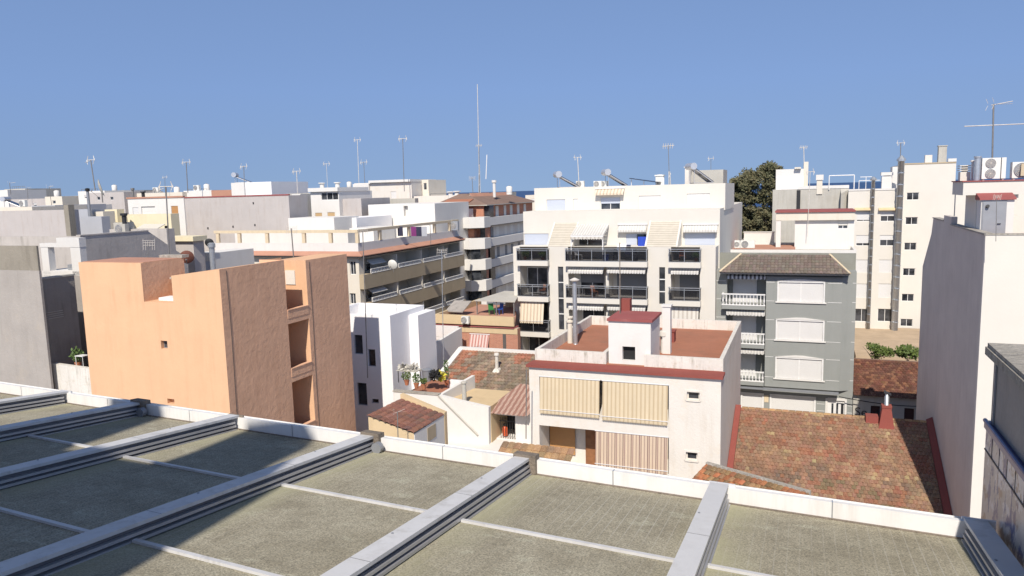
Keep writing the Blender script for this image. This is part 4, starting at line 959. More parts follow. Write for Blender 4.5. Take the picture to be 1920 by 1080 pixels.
# pergola of the middle terrace
a0, a1 = WF.U(1070, 445, .1)[0], WF.U(1131, 445, .1)[0]; zt0, zt1 = WF.U(1100, 444, .1)[1], WF.U(1120, 424, VS)[1]; s_ = .0
mb = MB()
mb.box(a0, a0+.08, .05, .13, zs[0]+TH, zt0).box(a1-.08, a1, .05, .13, zs[0]+TH, zt0).box(a0, a1, .02, .13, zt0+.002, zt0+.12)
for i in range(4):
    x = a0+(a1-a0-.07)*i/3; mb.hexa([(x, .13, zt0), (x+.07, .13, zt0), (x+.07, VS, zt1), (x, VS, zt1)], [(x, .13, zt0+.12), (x+.07, .13, zt0+.12), (x+.07, VS, zt1+.12), (x, VS, zt1+.12)])
mb.build('pergola_frame', M['whitepaint'], wb)
mb = MB()
for i in range(9):
    t0, t1 = i/9+.012, (i+1)/9-.012
    mb.hexa([(a0+.0, .13+(VS-.13)*t0, zt0+.13+(zt1-zt0)*t0), (a1, .13+(VS-.13)*t0, zt0+.13+(zt1-zt0)*t0), (a1, .13+(VS-.13)*t1, zt0+.13+(zt1-zt0)*t1), (a0, .13+(VS-.13)*t1, zt0+.13+(zt1-zt0)*t1)],
            [(a0, .13+(VS-.13)*t0, zt0+.16+(zt1-zt0)*t0), (a1, .13+(VS-.13)*t0, zt0+.16+(zt1-zt0)*t0), (a1, .13+(VS-.13)*t1, zt0+.16+(zt1-zt0)*t1), (a0, .13+(VS-.13)*t1, zt0+.16+(zt1-zt0)*t1)])
mb.build('pergola_cloth', M['aw_white'], wb)
mb = MB(); scallop(mb, a0, a1, .005, zt0-.22, zt0+.0, 13); mb.build('pergola_valance', M['aw_grey'], wb)
# stair windows frames
for (a, b, c, d, n) in ((1047, 500, 1057, 618, 4), (1236, 501, 1247, 570, 3)):
    r = WF.R(a, b, c, d); o = MB().box(r[0]+.01, r[1]-.01, .10, .13, r[2], r[3]).build('stair_window', M['glass'], wb)
    mb = MB()
    for i in range(1, n): z = r[2]+(r[3]-r[2])*i/n; mb.box(r[0]+.01, r[1]-.01, .06, .095, z-.04, z+.04)
    mb.build('glazing_bar', M['whitepaint'], o)
# balcony contents: chairs, tables, laundry, plants
def chair_at(f, mat, label, group='chairs on the balconies'):
    t = thing('balcony_chair', f, label, 'chair', group)
    MB().box(-.22, .22, -.22, .22, .42, .46).build('seat', M[mat], t); MB().hexa([(-.22, .19, .461), (.22, .19, .461), (.22, .23, .461), (-.22, .23, .461)], [(-.22, .27, .92), (.22, .27, .92), (.22, .31, .92), (-.22, .31, .92)]).build('backrest', M[mat], t)
    for a in (-.2, .2):
        for b in (-.2, .2): MB().box(a-.015, a+.015, b-.015, b+.015, 0, .42).build('leg', M[mat], t)
def table_at(f, mat, label):
    t = thing('balcony_table', f, label, 'table'); MB().box(-.45, .45, -.3, .3, .70, .74).build('table_top', M[mat], t)
    for a in (-.4, .4):
        for b in (-.25, .25): MB().box(a-.02, a+.02, b-.02, b+.02, 0, .70).build('leg', M[mat], t)
def bf(px, v, zz, fr=None, yaw=0): fr = fr or WF; u = fr.U(px, 500, v)[0]; w = fr.w((u, v, zz)); return Fr(w.x, w.y, w.z, fr.yaw+yaw)
ft, f2 = zs[0]+TH+.003, zs[1]+TH+.003
chair_at(bf(1085, .5, ft, yaw=1.), 'whitepaint', 'white chair under the pergola on the top middle balcony')
chair_at(bf(1150, .6, ft, yaw=-.6), 'darkmetal', 'dark folding chair right of the pergola on the top middle balcony')
chair_at(bf(1190, .3, ft, yaw=.4), 'darkmetal', 'dark chair below the blue towel on the top middle balcony')
chair_at(bf(1279, .5, ft, yaw=.2), 'terracotta', 'brown red chair on the top right balcony')
chair_at(bf(1114, .5, f2, yaw=.9), 'terracotta', 'brown chair on the second middle balcony beside its table')
table_at(bf(1102, .8, f2), 'whitepaint', 'white table on the second middle balcony')
chair_at(bf(1015, .4, f2, yaw=-.8), 'terracotta', 'orange brown chair on the second left balcony')
table_at(bf(1003, .6, f2), 'whitepaint', 'white table on the second left balcony')
def hang(f, w, h, mat, label, nm='hanging_towel', ct='towel'):
    mb = MB(); n = 10
    for i in range(n):
        a, b = -w/2+w*i/n, -w/2+w*(i+1)/n; mb.hexa([(a, .03*math.sin(i*1.4), -h), (b, .03*math.sin(i*1.4+1.4), -h), (b, .03*math.sin(i*1.4+1.4)+.012, -h), (a, .03*math.sin(i*1.4)+.012, -h)], [(a, 0, 0), (b, 0, 0), (b, .012, 0), (a, .012, 0)])
    return thing1(nm, mb, M[mat], f, label, ct)
hang(bf(1206, 1.0, ft+1.9), .85, .75, 'blue_cloth', 'bright blue towel hanging before the sliding door of the top balcony')
hang(bf(1166, .3, ft+1.35), .8, .5, 'white_cloth', 'white laundry on a rack on the top middle balcony', 'white_laundry', 'laundry')
hang(bf(1177, .3, ft+1.3), .5, .8, 'navy_cloth', 'dark garment on the rack right of the white laundry', 'dark_garment', 'laundry')
thing1('blue_bin', MB().lathe(0, 0, [(.2, 0), (.24, .5), (.26, .52), (.0, .53)], 12), M['blue_plastic'], bf(1137, .1, ft), 'small blue bin behind the glass of the top middle balcony', 'bin')
for (px, lb) in ((1018, 'dark bushy plant on the top left balcony'), (1305, 'small plant in the corner of the top right balcony'), (985, 'leafy plant on the top left balcony beside the shutter')):
    f = bf(px, .3, ft); t = thing('balcony_plant', f, lb, 'plant', 'balcony plants'); MB().lathe(0, 0, [(.1, 0), (.15, .25), (.12, .26)], 10).build('pot', M['terracotta'], t); leafclump(MB(), (0, 0, .5), .3, .25, .25, 120, .15).build('foliage', M['green_leaf'], t)
# ---------------------------------------------------------------- grey building
GF = fr_at(1341, 560, 58.2)
gb = thing('grey_green_building', GF, 'grey green rendered building with hipped brown tile roof and white shutters', 'building')
uG = GF.U(1605, 560)[0]; zG = (GF.U(1342, 475, 1.5)[1]+GF.U(1605, 474, 1.5)[1])/2
pr = .35
bx = (GF.U(1358, 560)[0], GF.U(1436, 560)[0]); bz = [GF.U(1400, y)[1] for y in (571, 643, 712)]  # tops of slab undersides
zg_ = GF.U(1480, 725)[1]
W_ = [GF.R(1460, 530, 1544, 566, -pr), GF.R(1457, 602, 1543, 638, -pr), GF.R(1456, 673, 1541, 711, -pr)]
gw = [GF.R(1392, 739, 1429, 775), GF.R(1446, 744, 1526, 790), GF.R(1551, 751, 1583, 800)]
gw = [(a, b, .15 if i == 2 else .9, d) for i, (a, b, c, d) in enumerate(gw)]
flr = [GF.U(1400, 551)[1]-.95+.0, 0, 0]
rails = [(GF.U(1400, 549)[1], GF.U(1400, 571)[1]), (GF.U(1410, 622)[1], GF.U(1410, 643)[1]), (GF.U(1410, 693)[1], GF.U(1410, 712)[1])]
tops = [GF.U(1400, 512)[1], GF.U(1400, 580)[1], GF.U(1400, 651)[1]]
lh_ = [(bx[0]+.2, bx[1], rails[i][1]-.0, tops[i], 1.3) for i in range(3)]
zEv = GF.U(1470, 508)[1]; vH = 1.6
body(gb, 0, uG, 0, 9, zEv, M['slate_green'], fh=lh_+[(*g, .15) for g in gw], depth=.15)
MB().box(.0, uG, vH-.1, vH+.2, zEv+.003, zG).build('roof_band', M['moss_green'], gb)
# bowed bay
ba, bb, bc = bx[1]+.02, GF.U(1577, 600, -pr)[0], GF.U(1590, 600)[0]
zbt = GF.U(1500, 518)[1]
mb = MB(); holes(mb, 'front', -pr, ba, bb, zg_, zbt, W_, .15)
mb.face([(bb, -pr, zg_), (bc+.2, -.004, zg_), (bc+.2, -.004, zbt), (bb, -pr, zbt)]); mb.face([(ba, -pr, zg_), (ba, 0, zg_), (ba, 0, zbt), (ba, -pr, zbt)]); mb.face([(ba, -pr, zg_), (bb, -pr, zg_), (bc+.2, -.004, zg_), (ba, -.004, zg_)])
mb.build('bay_wall', M['slate_green'], gb)
for r in W_:
    o = win(gb, r, -pr, 'half', .15, sh='sh_white', n=1, sill=False, fw=.06, surround=.10)
    MB().box((r[0]+r[1])/2-.04, (r[0]+r[1])/2+.04, -pr+.02, -pr+.048, r[2], r[3]).build('mullion', M['whitepaint'], o)
    xm = (r[0]+r[1])/2; MB().yprism([(r[0]-.12, r[3]+.101), (r[1]+.12, r[3]+.101), (xm+.3, r[3]+.26), (xm-.3, r[3]+.26)], -pr-.06, -pr-.003).box(r[0]-.22, r[1]+.22, -pr-.10, -pr-.003, r[2]-.10, r[2]-.004).build('surround', M['white'], o)
for i, r in enumerate(gw[:2]):
    win(gb, r, 0, 'half', .15, sh='sh_white', n=1, sill=False, surround=.12)
dr = gw[2]; o = MB().box(dr[0], dr[1], .08, .14, dr[2], dr[3]).build('door', M['whitepaint'], gb)
for k in (.30, .58): x = dr[0]+(dr[1]-dr[0])*k; MB().box(x-.07, x+.07, .065, .079, dr[2]+.4, dr[3]-.25).build('pane', M['glass'], o)
x = dr[1]-.16; MB().box(x-.08, x+.10, .065, .079, dr[2], dr[3]-.2).build('side_light', M['dark'], o)
mb = MB(); mb.box(dr[0]-.15, dr[0]-.004, -.04, -.003, 0, dr[3]+.15).box(dr[1]+.004, dr[1]+.15, -.04, -.003, 0, dr[3]+.15).box(dr[0]-.003, dr[1]+.003, -.04, -.003, dr[3]+.003, dr[3]+.2); mb.build('door_surround', M['white'], gb)
# white string lines
mb = MB()
for zz in (GF.U(1570, 530)[1], GF.U(1570, 566)[1], GF.U(1570, 602)[1], GF.U(1570, 640)[1], GF.U(1570, 673)[1], GF.U(1570, 712)[1]):
    for (a, b) in ((ba, W_[0][0]-.3), (W_[0][1]+.3, bb)): mb.box(a, b, -pr-.012, -pr-.002, zz-.03, zz)
    mb.box(bc+.25, uG, -.012, -.003, zz-.03, zz)
    mb.box(.0, bx[0]+.1, -.012, -.003, zz-.03, zz)
for zz in (GF.U(1540, 757)[1], GF.U(1540, 770)[1]):
    mb.box(gw[1][1]+.2, dr[0]-.2, -.012, -.003, zz-.03, zz); mb.box(dr[1]+.2, uG, -.012, -.003, zz-.03, zz)
mb.build('string_line', M['whitepaint'], gb)
# canopy over ground floor
zc_ = GF.U(1480, 727)[1]
mb = MB().box(GF.U(1370, 700)[0]-.6, GF.U(1572, 730)[0], -.75, -.003-pr, zc_-.12, zc_); mb.build('canopy', M['steelgrey'], gb)
# balconies with balusters
for i in range(3):
    rt, rb = rails[i]; x0, x1 = bx[0]-.12, bx[1]-.02
    o = MB().box(x0, x1, -.62, -.003, rb-.30, rb).build('balcony_slab', M['slate_green'], gb)
    MB().box(x0-.01, x1, -.64, -.50, rt-.09, rt).box(x0-.01, x1, -.64, -.50, rb+.002, rb+.08).box(x0-.01, x0+.12, -.49, -.01, rt-.09, rt).build('balustrade_rail', M['whitepaint'], o)
    n = 13; mb = MB()
    for k in range(n):
        x = x0+.08+(x1-x0-.16)*k/(n-1); h = rt-.09-rb-.08; mb.lathe(x, -.57, [(.05, rb+.08), (.035, rb+.08+h*.1), (.068, rb+.08+h*.35), (.03, rb+.08+h*.75), (.05, rt-.09)], 8)
    mb.build('baluster', M['whitepaint'], o)
    r = (bx[0]+.55, bx[0]+2.35, rb+.003, tops[i]-.35); win(gb, r, 0, 'half', 1.3, sh='sh_white', n=1, sill=False)
    awning(gb, bx[0]+.2, bx[1]-.03, .0, tops[i]-.55+.1, tops[i]+.02, .45, 'aw_dark' if i == 0 else 'aw_white', 11, .26)
# hipped tile roof
e0, e1 = GF.U(1349, 510, -1.0)[0], GF.U(1594, 514, -1.0)[0]; zE = (GF.U(1350, 511, -1.0)[1]+GF.U(1592, 514, -1.0)[1])/2
h0, h1 = GF.U(1389, 477, 1.5)[0], GF.U(1556, 476, 1.5)[0]
zH = GF.U(1470, 478, 1.5)[1]; vH = 1.5
ze2 = zE
def palg(i, j, x, y): return jit((.215, .175, .145), .14)
mb = MB(); sv = Vector((0, vH+1.0, zH-ze2)); LL = e1-e0; SLn = sv.length
tile_roof(mb, (e0, -1.0, ze2), (1, 0, 0), sv, LL, SLn, .26, .36, palg, .045, False, clip=lambda a, b: a > (h0-e0)*b/SLn and a < LL-(e1-h1)*b/SLn)
mb.build('roof', M['tile_new'], gb)
mb = MB()
for (ex, hx) in ((e0, h0), (e1, h1)):
    n = 10
    for k in range(n):
        a = Vector((ex, -1.0, ze2+.05)).lerp(Vector((hx, vH, zH+.05)), k/n); b = Vector((ex, -1.0, ze2+.05)).lerp(Vector((hx, vH, zH+.05)), (k+1.1)/n); mb.tube([a+Vector((0, 0, .02)), b], .075, 7)
mb.build('hip_tile', M['pale_beige'], gb)
mb = MB(); mb.face([(e0, -1, ze2), (h0, vH, zH), (e0, .0, ze2)]); mb.face([(e1, -1, ze2), (h1, vH, zH), (e1, .0, ze2)]); mb.build('roof_side', M['terra_brown'], gb)
MB().hexa([(e0+.12, -.9, ze2-.13), (e1-.12, -.9, ze2-.13), (e1-.12, -.003, ze2-.13), (e0+.12, -.003, ze2-.13)], [(e0, -1.0, ze2-.01), (e1, -1.0, ze2-.01), (e1, -.003, ze2-.01), (e0, -.003, ze2-.01)]).build('eave', M['steelgrey'], gb)
r = GF.R(1433, 741, 1441, 754); MB().box(r[0], r[1], -.03, -.003, r[2], r[3]).build('tile_plaque', M['pale_beige'], gb)
# ---------------------------------------------------------------- generic blocks placed by their front top edge
def blk(name, label, cat, x0, x1, yt, D, mat, dv=8, par=.0, wins=(), side=(), depth=.15, roofmat=None, group=None, yaw=YA, z0=0., plane='right', yt1=None):
    f = fr_at(x0, yt, D, yaw); t = thing(name, f, label, cat, group)
    u1 = f.U(x1, yt1 or yt)[0]; zt = f.U(x0, yt)[1]
    fh = [f.R(*w[:4]) for w in wins]; sx = u1 if plane == 'right' else 0.; sh_ = [f.RV(*w[:4], sx) for w in side]
    body(t, 0, u1, 0, dv, zt, M[mat], fh=fh, rh=sh_ if plane == 'right' else (), lh=sh_ if plane == 'left' else (), depth=depth, par=par, roofmat=roofmat, z0=z0)
    for w, r in zip(wins, fh):
        k = w[4] if len(w) > 4 else 'glass'
        if k == 'none': continue
        win(t, r, 0, k, depth, sh=w[5] if len(w) > 5 else 'sh_white', f=w[6] if len(w) > 6 else 1., n=w[7] if len(w) > 7 else 2, sill=False)
    for w, r in zip(side, sh_): win(t, r, sx, w[4] if len(w) > 4 else 'glass', depth, plane, sh=w[5] if len(w) > 5 else 'sh_white', f=w[6] if len(w) > 6 else 1., n=1, sill=False)
    return f, t, u1, zt
# ---------- house behind the grey building
f1, t1, u1, z1 = blk('white_flat_house', 'flat white roof terrace directly behind the grey green building', 'house', 1349, 1606, 468, 68.5, 'white', dv=9, roofmat=M['concrete'], par=.3)
MB().box(.3, f1.U(1491, 450, 3)[0], .5, 7.5, z1-.29, z1-.1).build('terrace_floor', M['terra_light'], t1)
f, t, u, z = blk('red_edged_roof_house', 'white rooftop room with thin red roof edge behind the grey building', 'house', 1491, 1603, 398, 70.5, 'white', dv=5, wins=[(1571, 413, 1590, 429, 'half', 'sh_cream', .6)])
xl = f.U(1453, 402, -.4)[0]; MB().box(xl, u+.05, -.5, 5.05, z+.002, z+.14).build('roof_edge', M['redroof'], t)
MB().box(xl+.1, u, -.35, -.003, z-.75, z).box(xl+.1, -.003, 0, 4.9, z-.75, z).build('fascia', M['cream'], t)
MB().box(xl+.12, xl+.55, -.3, .1, z1-.3, z-.752).build('column', M['white'], t)
f = fr_at(1395, 437, 76.5); thing1('white_parapet_wall', MB().box(0, f.U(1452, 437)[0], 0, .25, 10, f.U(1400, 436)[1]).box(-.06, f.U(1452, 437)[0]+.06, -.06, .3, f.U(1400, 436)[1]+.002, f.U(1400, 436)[1]+.08), M['white'], f, 'low white parapet wall between the dark tree and the roof terrace', 'wall')
# ---------- concrete block and cream blocks at right
f, t, u, z = blk('bare_concrete_building', 'unpainted grey concrete party wall block left of the cream apartments', 'building', 1449, 1592, 356, 88, 'concrete', dv=10, yt1=353)
a, b = f.U(1493, 400)[0], f.U(1500, 400)[0]; MB().box(a, b, -.08, -.003, 0, z-.1).build('expansion_joint', M['dark'], t)
a, b = f.U(1575, 400)[0], f.U(1591, 400)[0]; MB().hexa([(a, -1.0, 0), (b, -.003, 0), (a, -.003, 0)], [(a, -1.0, z-.6), (b, -.003, z-.1), (a, -.003, z-.1)]).build('buttress', M['concrete'], t)
MB().box(f.U(1495, 352)[0], u, -.05, .3, z+.003, z+.35).build('coping', M['white'], t)
f2_, t2, u2, z2 = blk('white_stair_tower', 'bright white rooftop stair box on the bare concrete building', 'stair box', 1455, 1507, 318, 89.5, 'white', dv=5, z0=z)
MB().box(.1, u2+.0, -.06, -.003, z+.01, (z+z2)/2+.3).build('lower_facing', M['pale_blue'], t2)
MB().box(u2-1.0, u2-.3, -.5, 0, z2+.003, z2+.2).box(u2, u2+.5, .2, .8, z, z2+.8).build('vent_shaft', M['cream'], t2)
wc = []
for (y0, y1, k, fr_) in ((397, 415, 'half', .85), (441, 461, 'half', .75), (487, 511, 'half', 1.), (532, 558, 'half', 1.), (579, 603, 'glass', 1)):
    wc.append((1606-(y0-395)*.02, y0, 1632-(y0-395)*.02, y1, k, 'sh_white', fr_)); wc.append((1651-(y0-395)*.03, y0, 1678-(y0-395)*.03, y1, k, 'sh_white', .45 if fr_ < 1 else fr_))
wc.pop(4) if False else None
CFf, ct, uc, zc0 = blk('cream_apartment_wing', 'weathered cream apartment wing with white shuttered windows behind a long flue', 'apartment block', 1591, 1689, 358, 84, 'ivory', dv=10, wins=wc, yt1=356)
MB().box(0, uc, -.06, .3, zc0+.003, zc0+.18).build('coping', M['white'], ct)
for (a, b) in ((1602, 1636), (1647, 1682)):
    r = CFf.R(a, 391, b, 397); MB().hexa([(r[0], -.4, r[2]+.15), (r[1], -.4, r[2]+.15), (r[1], -.003, r[3]), (r[0], -.003, r[3])], [(r[0], -.4, r[2]+.23), (r[1], -.4, r[2]+.23), (r[1], -.003, r[3]+.1), (r[0], -.003, r[3]+.1)]).build('window_hood', M['ochre'], ct)
mb = MB()
for y in (425, 470, 515, 565, 612): z = CFf.U(1640, y)[1]
wr = [(1700-(y-361)*.05, y, 1723-(y-361)*.05, y+14, 'glass') for y in (361, 407, 455, 503, 551, 598)]
DFf, dt, ud, zd = blk('tall_cream_building', 'tallest cream building with a single column of small dark sliding windows', 'apartment block', 1690, 1793, 309, 84.5, 'ivory', dv=10, wins=wr, yt1=306)
MB().box(.0, ud, -.05, .3, zd+.003, zd+.15).build('coping', M['beige'], dt)
MB().box(ud-.8, ud, -.1, .4, zd+.151, zd+.5).build('corner_block', M['white'], dt)
thing1('small_chimney_block', MB().box(0, .7, 0, .6, 0, 1.0), M['white_old'], Fr(*DFf.w((ud-2.9, 1, zd)), YA), 'small pale chimney block on the tall cream building, left one', 'chimney')
thing1('square_chimney', MB().box(0, .8, 0, .8, 0, 1.9).box(-.06, .86, -.06, .86, 1.9, 2.0), M['concrete'], Fr(*DFf.w((ud-1.6, 1, zd)), YA), 'taller square chimney near the right end of the tall cream building', 'chimney')
MB().box(-.9, -.003, -.3, 2.0, 8, zd-.2).build('side_fin', M['white'], dt)
def duct(name, pts, r, label, fr, rings=1.2):
    t = thing(name, fr, label, 'flue'); MB().tube(pts, r, 12).build('duct', M['galv'], t, True)
    for a, b in zip(pts, pts[1:]):
        a, b = Vector(a), Vector(b); n = int((b-a).length/rings); mb = MB()
        for i in range(1, n): c = a.lerp(b, i/n); d = (b-a).normalized(); mb.tube([c-d*.04, c+d*.04], r*1.12, 12)
        if mb.f: mb.build('duct_band', M['galv'], t)
    return t
def dp(px, py, v=-.55): u, z = CFf.U(px, py, v); return (u, v, z)
a_, b_ = dp(1690, 302), dp(1683, 625)
bt = [(a_[0], -.55, a_[2]), (a_[0], -.55, b_[2]), (a_[0]-.25, -.55, b_[2]-.35), (dp(1618, 629)[0], -.55, b_[2]-.42)]
t = duct('large_flue', bt, .33, 'long thick grey flue running up between the two cream blocks', CFf)
MB().lathe(a_[0], -.55, [(.45, a_[2]), (.45, a_[2]+.2), (.1, a_[2]+.6)], 12).build('cap', M['galv'], t)
c1, c2 = dp(1638, 338), dp(1631, 620); t = duct('slim_flue', [(c1[0], -.35, c1[2]), (c1[0], -.35, c2[2])], .19, 'slimmer grey flue between the two window columns of the cream wing', CFf, .9)
MB().lathe(c1[0], -.35, [(.32, c1[2]), (.34, c1[2]+.15), (.08, c1[2]+.4)], 12).build('cap', M['galv'], t)
def frame3(name, fr, pts, r, mat, label, cat):
    mb = MB()
    for a, b in pts: mb.tube([a, b], r, 6)
    return thing1(name, mb, M[mat], fr, label, cat)
h = 1.55; frame3('clothes_rail', CFf, [((-2.0, 1, zc0+.18), (-2.0, 1, zc0+.2+h)), ((.6, 1, zc0+.2), (.6, 1, zc0+.2+h)), ((-2.0, 1, zc0+.2+h), (.6, 1, zc0+.2+h))], .06, 'whitepaint', 'white tubular clothes line frame on the roof before the sea', 'rooftop frame')
frame3('white_railing', CFf, [((1.1, 1, zc0+.18), (1.1, 1, zc0+1.1)), ((1.1, 1, zc0+1.1), (3.2, 1, zc0+1.1)), ((1.8, 1, zc0+.18), (1.8, 1, zc0+1.5)), ((1.2, 1, zc0+1.5), (2.4, 1, zc0+1.5))], .04, 'whitepaint', 'thin white railing on the cream wing roof left of the slim flue', 'railing')
thing1('white_rooftop_chimney', MB().box(3.4, 4.4, 1, 1.8, zc0+.18, zc0+1.5).box(3.3, 4.5, .9, 1.9, zc0+1.6, zc0+1.95).box(3.6, 4.2, 1.1, 1.7, zc0+1.5, zc0+1.6), M['white'], CFf, 'white hooded chimney right of the slim flue on the cream wing roof', 'chimney')
t = thing('cream_hooded_chimney', CFf, 'cream hooded chimney at the left end of the white rooftop frame', 'chimney'); MB().box(-3.3, -2.7, 1, 1.6, zc0-.3, zc0+1.3).build('stack', M['cream'], t); MB().box(-3.4, -2.6, .9, 1.7, zc0+1.3, zc0+1.9).build('hood', M['white'], t)
# ---------- big dark sided building at right
RBf = fr_at(1848, 440, 29.5)
rb = thing('tall_right_building', RBf, 'tall building with huge shaded blank side wall and sunlit front at right', 'building')
zR = RBf.V(1848, 441, 0)[1]
v1, v2, v3, v4 = RBf.V(1784, 417)[0], RBf.V(1770, 407)[0], RBf.V(1750, 411)[0], RBf.V(1729, 520)[0]
z2_, z3_, z4_, z5_ = RBf.V(1777, 405)[1], RBf.V(1760, 412)[1], RBf.V(1748, 440)[1], RBf.V(1731, 500)[1]
wallpoly = [(0, 0), (v4, 0), (v4, z5_), (v3+.15*(v4-v3), z4_), (v3, z3_), (v2, z3_), (v2, z2_), (v1, z2_), (v1, zR), (0, zR)]
MB().xprism([(.262, 0)]+wallpoly[1:-1]+[(.262, zR)], 0, .25).build('side_wall', M['wall_right'], rb)
MB().xprism([(.26, 0), (v4-.3, 0), (v4-.3, z5_-.3), (v3, z3_-1.2), (v3, zR-.7), (.26, zR-.7)], .26, 14).build('roof', M['terra_light'], rb)
MB().box(-.003, 14, -.004, .26, 0, zR).build('front_wall', M['ivory'], rb)
MB().box(-.05, .30, -.03, v1-.01, zR+.003, zR+.07).box(.301, 14, -.03, .3, zR+.003, zR+.06).box(-.05, .30, v2+.02, v3, z3_+.003, z3_+.06).build('coping', M['lichen'], rb)
HV = 3.4
HFr = Fr(*RBf.w((0, HV, 0)), YA)
hu0 = HFr.U(1806, 352)[0]; hz1 = HFr.U(1820, 341)[1]; hz0 = HFr.U(1820, 366)[1]; hu1 = hu0+6
hvb = HFr.V(1786, 352, hu0)[0]
ht = thing('rooftop_stair_house', HFr, 'cream rooftop stair house with overhanging slab carrying the air conditioners', 'stair box')
MB().box(hu0, hu1, 0, hvb, hz0, hz1).build('slab', M['ivory'], ht)
MB().box(hu0-.05, hu1, -.05, hvb+.05, hz1+.002, hz1+.05).build('slab_edge', M['redroof'], ht)
wu = max(.27, HFr.U(1813, 395, .15)[0]); MB().box(wu, hu0+2.1, .15, hvb-.05, zR-.7, hz0-.003).build('wall', M['ivory'], ht)
DV = -.7; du0, du1 = max(.3, HFr.U(1823, 400, DV)[0]), HFr.U(1901, 400, DV)[0]; dz = HFr.U(1850, 375, DV)[1]
MB().box(du0, du1, DV, .14, zR-.7, dz).build('door_room', M['white'], ht)
MB().hexa([(du0-.08, DV-.1, dz+.003), (du1+.05, DV-.1, dz+.003), (du1+.05, .14, dz+.003), (du0-.08, .14, dz+.003)], [(du0-.08, DV-.08, dz+.08), (du1+.05, DV-.08, dz+.08), (du1+.05, .14, dz+.32), (du0-.08, .14, dz+.32)]).build('door_room_roof', M['redroof'], ht)
q0, q1 = HFr.U(1842, 410, DV)[0], HFr.U(1884, 410, DV)[0]; qz = HFr.U(1860, 379, DV)[1]
MB().box(q0-.04, q1+.04, DV-.03, DV-.003, zR-.5, qz+.05).box(q0, q1, DV-.05, DV-.031, zR-.5, qz).build('door', M['greydoor'], ht)
MB().box(q1-.28, q1-.15, DV-.10, DV-.052, zR+.3, zR+.33).build('handle', M['darkmetal'], ht)
MB().box(du1+.01, hu1, DV+.4, DV+.6, zR-.7, HFr.U(1905, 406, DV)[1]).build('parapet', M['ivory'], ht)
def ac_unit(fr, w, h, d, fans, label, mat='acwhite', group='air conditioning units'):
    t = thing('air_conditioner', fr, label, 'air conditioner', group)
    MB().box(0, w, 0, d, .06, h).box(.05, .12, .05, d-.05, 0, .06).box(w-.12, w-.05, .05, d-.05, 0, .06).build('casing', M[mat], t)
    R_ = min(w*.40, h*.9/fans*.46); cx = w*.36 if w > 2.2*R_ else w*.5
    for i in range(fans):
        cz = .06+(h-.06)*(i+.5)/fans
        g = MB().tube([(cx, -.03, cz), (cx, -.004, cz)], R_, 20).build('fan_grille', M['steelgrey'], t)
        mb = MB()
        for r in (R_*.95, R_*.75, R_*.55, R_*.35):
            n = 20
            for k in range(n):
                a, b = 2*math.pi*k/n, 2*math.pi*(k+1)/n; mb.tube([(cx+r*math.cos(a), -.045, cz+r*math.sin(a)), (cx+r*math.cos(b), -.045, cz+r*math.sin(b))], .006, 4, cap=False)
        for k in range(6): a = math.pi*k/6; mb.tube([(cx-R_*math.cos(a), -.04, cz-R_*math.sin(a)), (cx+R_*math.cos(a), -.04, cz+R_*math.sin(a))], .006, 4, cap=False)
        mb.build('grille_wire', M['mastlight'], g)
    return t
au = HFr.U(1841, 320, .5)[0]; aw = HFr.U(1886, 320, .5)[0]-au; ah = HFr.U(1860, 296, .5)[1]-hz1-.05
t = ac_unit(Fr(*HFr.w((au, .5, hz1+.051)), YA), aw, ah, .4, 2, 'large twin fan outdoor unit on top of the rooftop stair house')
MB().box(aw*.78, aw*.81, -.02, -.003, .0, ah).build('strap', M['darkmetal'], t)
au2 = HFr.U(1898, 320, .6)[0]; t = ac_unit(Fr(*HFr.w((au2, .6, hz1+.051)), YA), 1.0, ah*.78, .4, 1, 'outdoor unit with tilted grey guard at the right picture edge')
MB().hexa([(.25, -.3, .15), (.9, -.3, .15), (.9, -.26, .15), (.25, -.26, .15)], [(.3, -.1, ah*.7), (.9, -.1, ah*.7), (.9, -.06, ah*.7), (.3, -.06, ah*.7)]).build('guard', M['beige'], t)
pu = HFr.U(1832, 320, .5)[0]; ph = HFr.U(1832, 293, .5)[1]-hz1
thing1('steel_pipe_chimney', MB().lathe(pu, .5, [(.125, hz1+.05), (.125, hz1+ph*.93), (.15, hz1+ph*.94), (.15, hz1+ph)], 16), M['galv'], HFr, 'shiny steel pipe chimney immediately left of the twin fan unit', 'chimney', smooth=False)
pu = HFr.U(1823, 320, .9)[0]; thing1('thin_vent_pipe', MB().lathe(pu, .9, [(.05, hz1+.05), (.05, hz1+ph*.78), (.09, hz1+ph*.80), (.09, hz1+ph*.86)], 12), M['white'], HFr, 'thin white vent pipe behind the shiny steel pipe chimney', 'chimney')
vu0, vu1 = HFr.U(1801, 320, 1.2)[0], HFr.U(1820, 320, 1.2)[0]
mb = MB().box(vu0, vu1, 1.2, 1.7, hz1+.05, hz1+.45)
for i in range(3): mb.box(vu0-.04, vu1+.04, 1.15, 1.75, hz1+.5+.1*i, hz1+.54+.1*i)
thing1('louvred_vent_box', mb.box(vu0+.1, vu1-.1, 1.3, 1.6, hz1+.451, hz1+.72), M['ivory'], HFr, 'squat louvred vent stack at the left edge of the stair house slab', 'vent')
thing1('wall_lamp', MB().tube([(du0+.22, DV-.02, dz-.28), (du0+.22, DV-.16, dz-.25)], .07, 10).box(du0+.17, du0+.27, DV-.03, DV-.003, dz-.33, dz-.2), M['dark'], HFr, 'small black wall lamp left of the grey rooftop door', 'lamp')
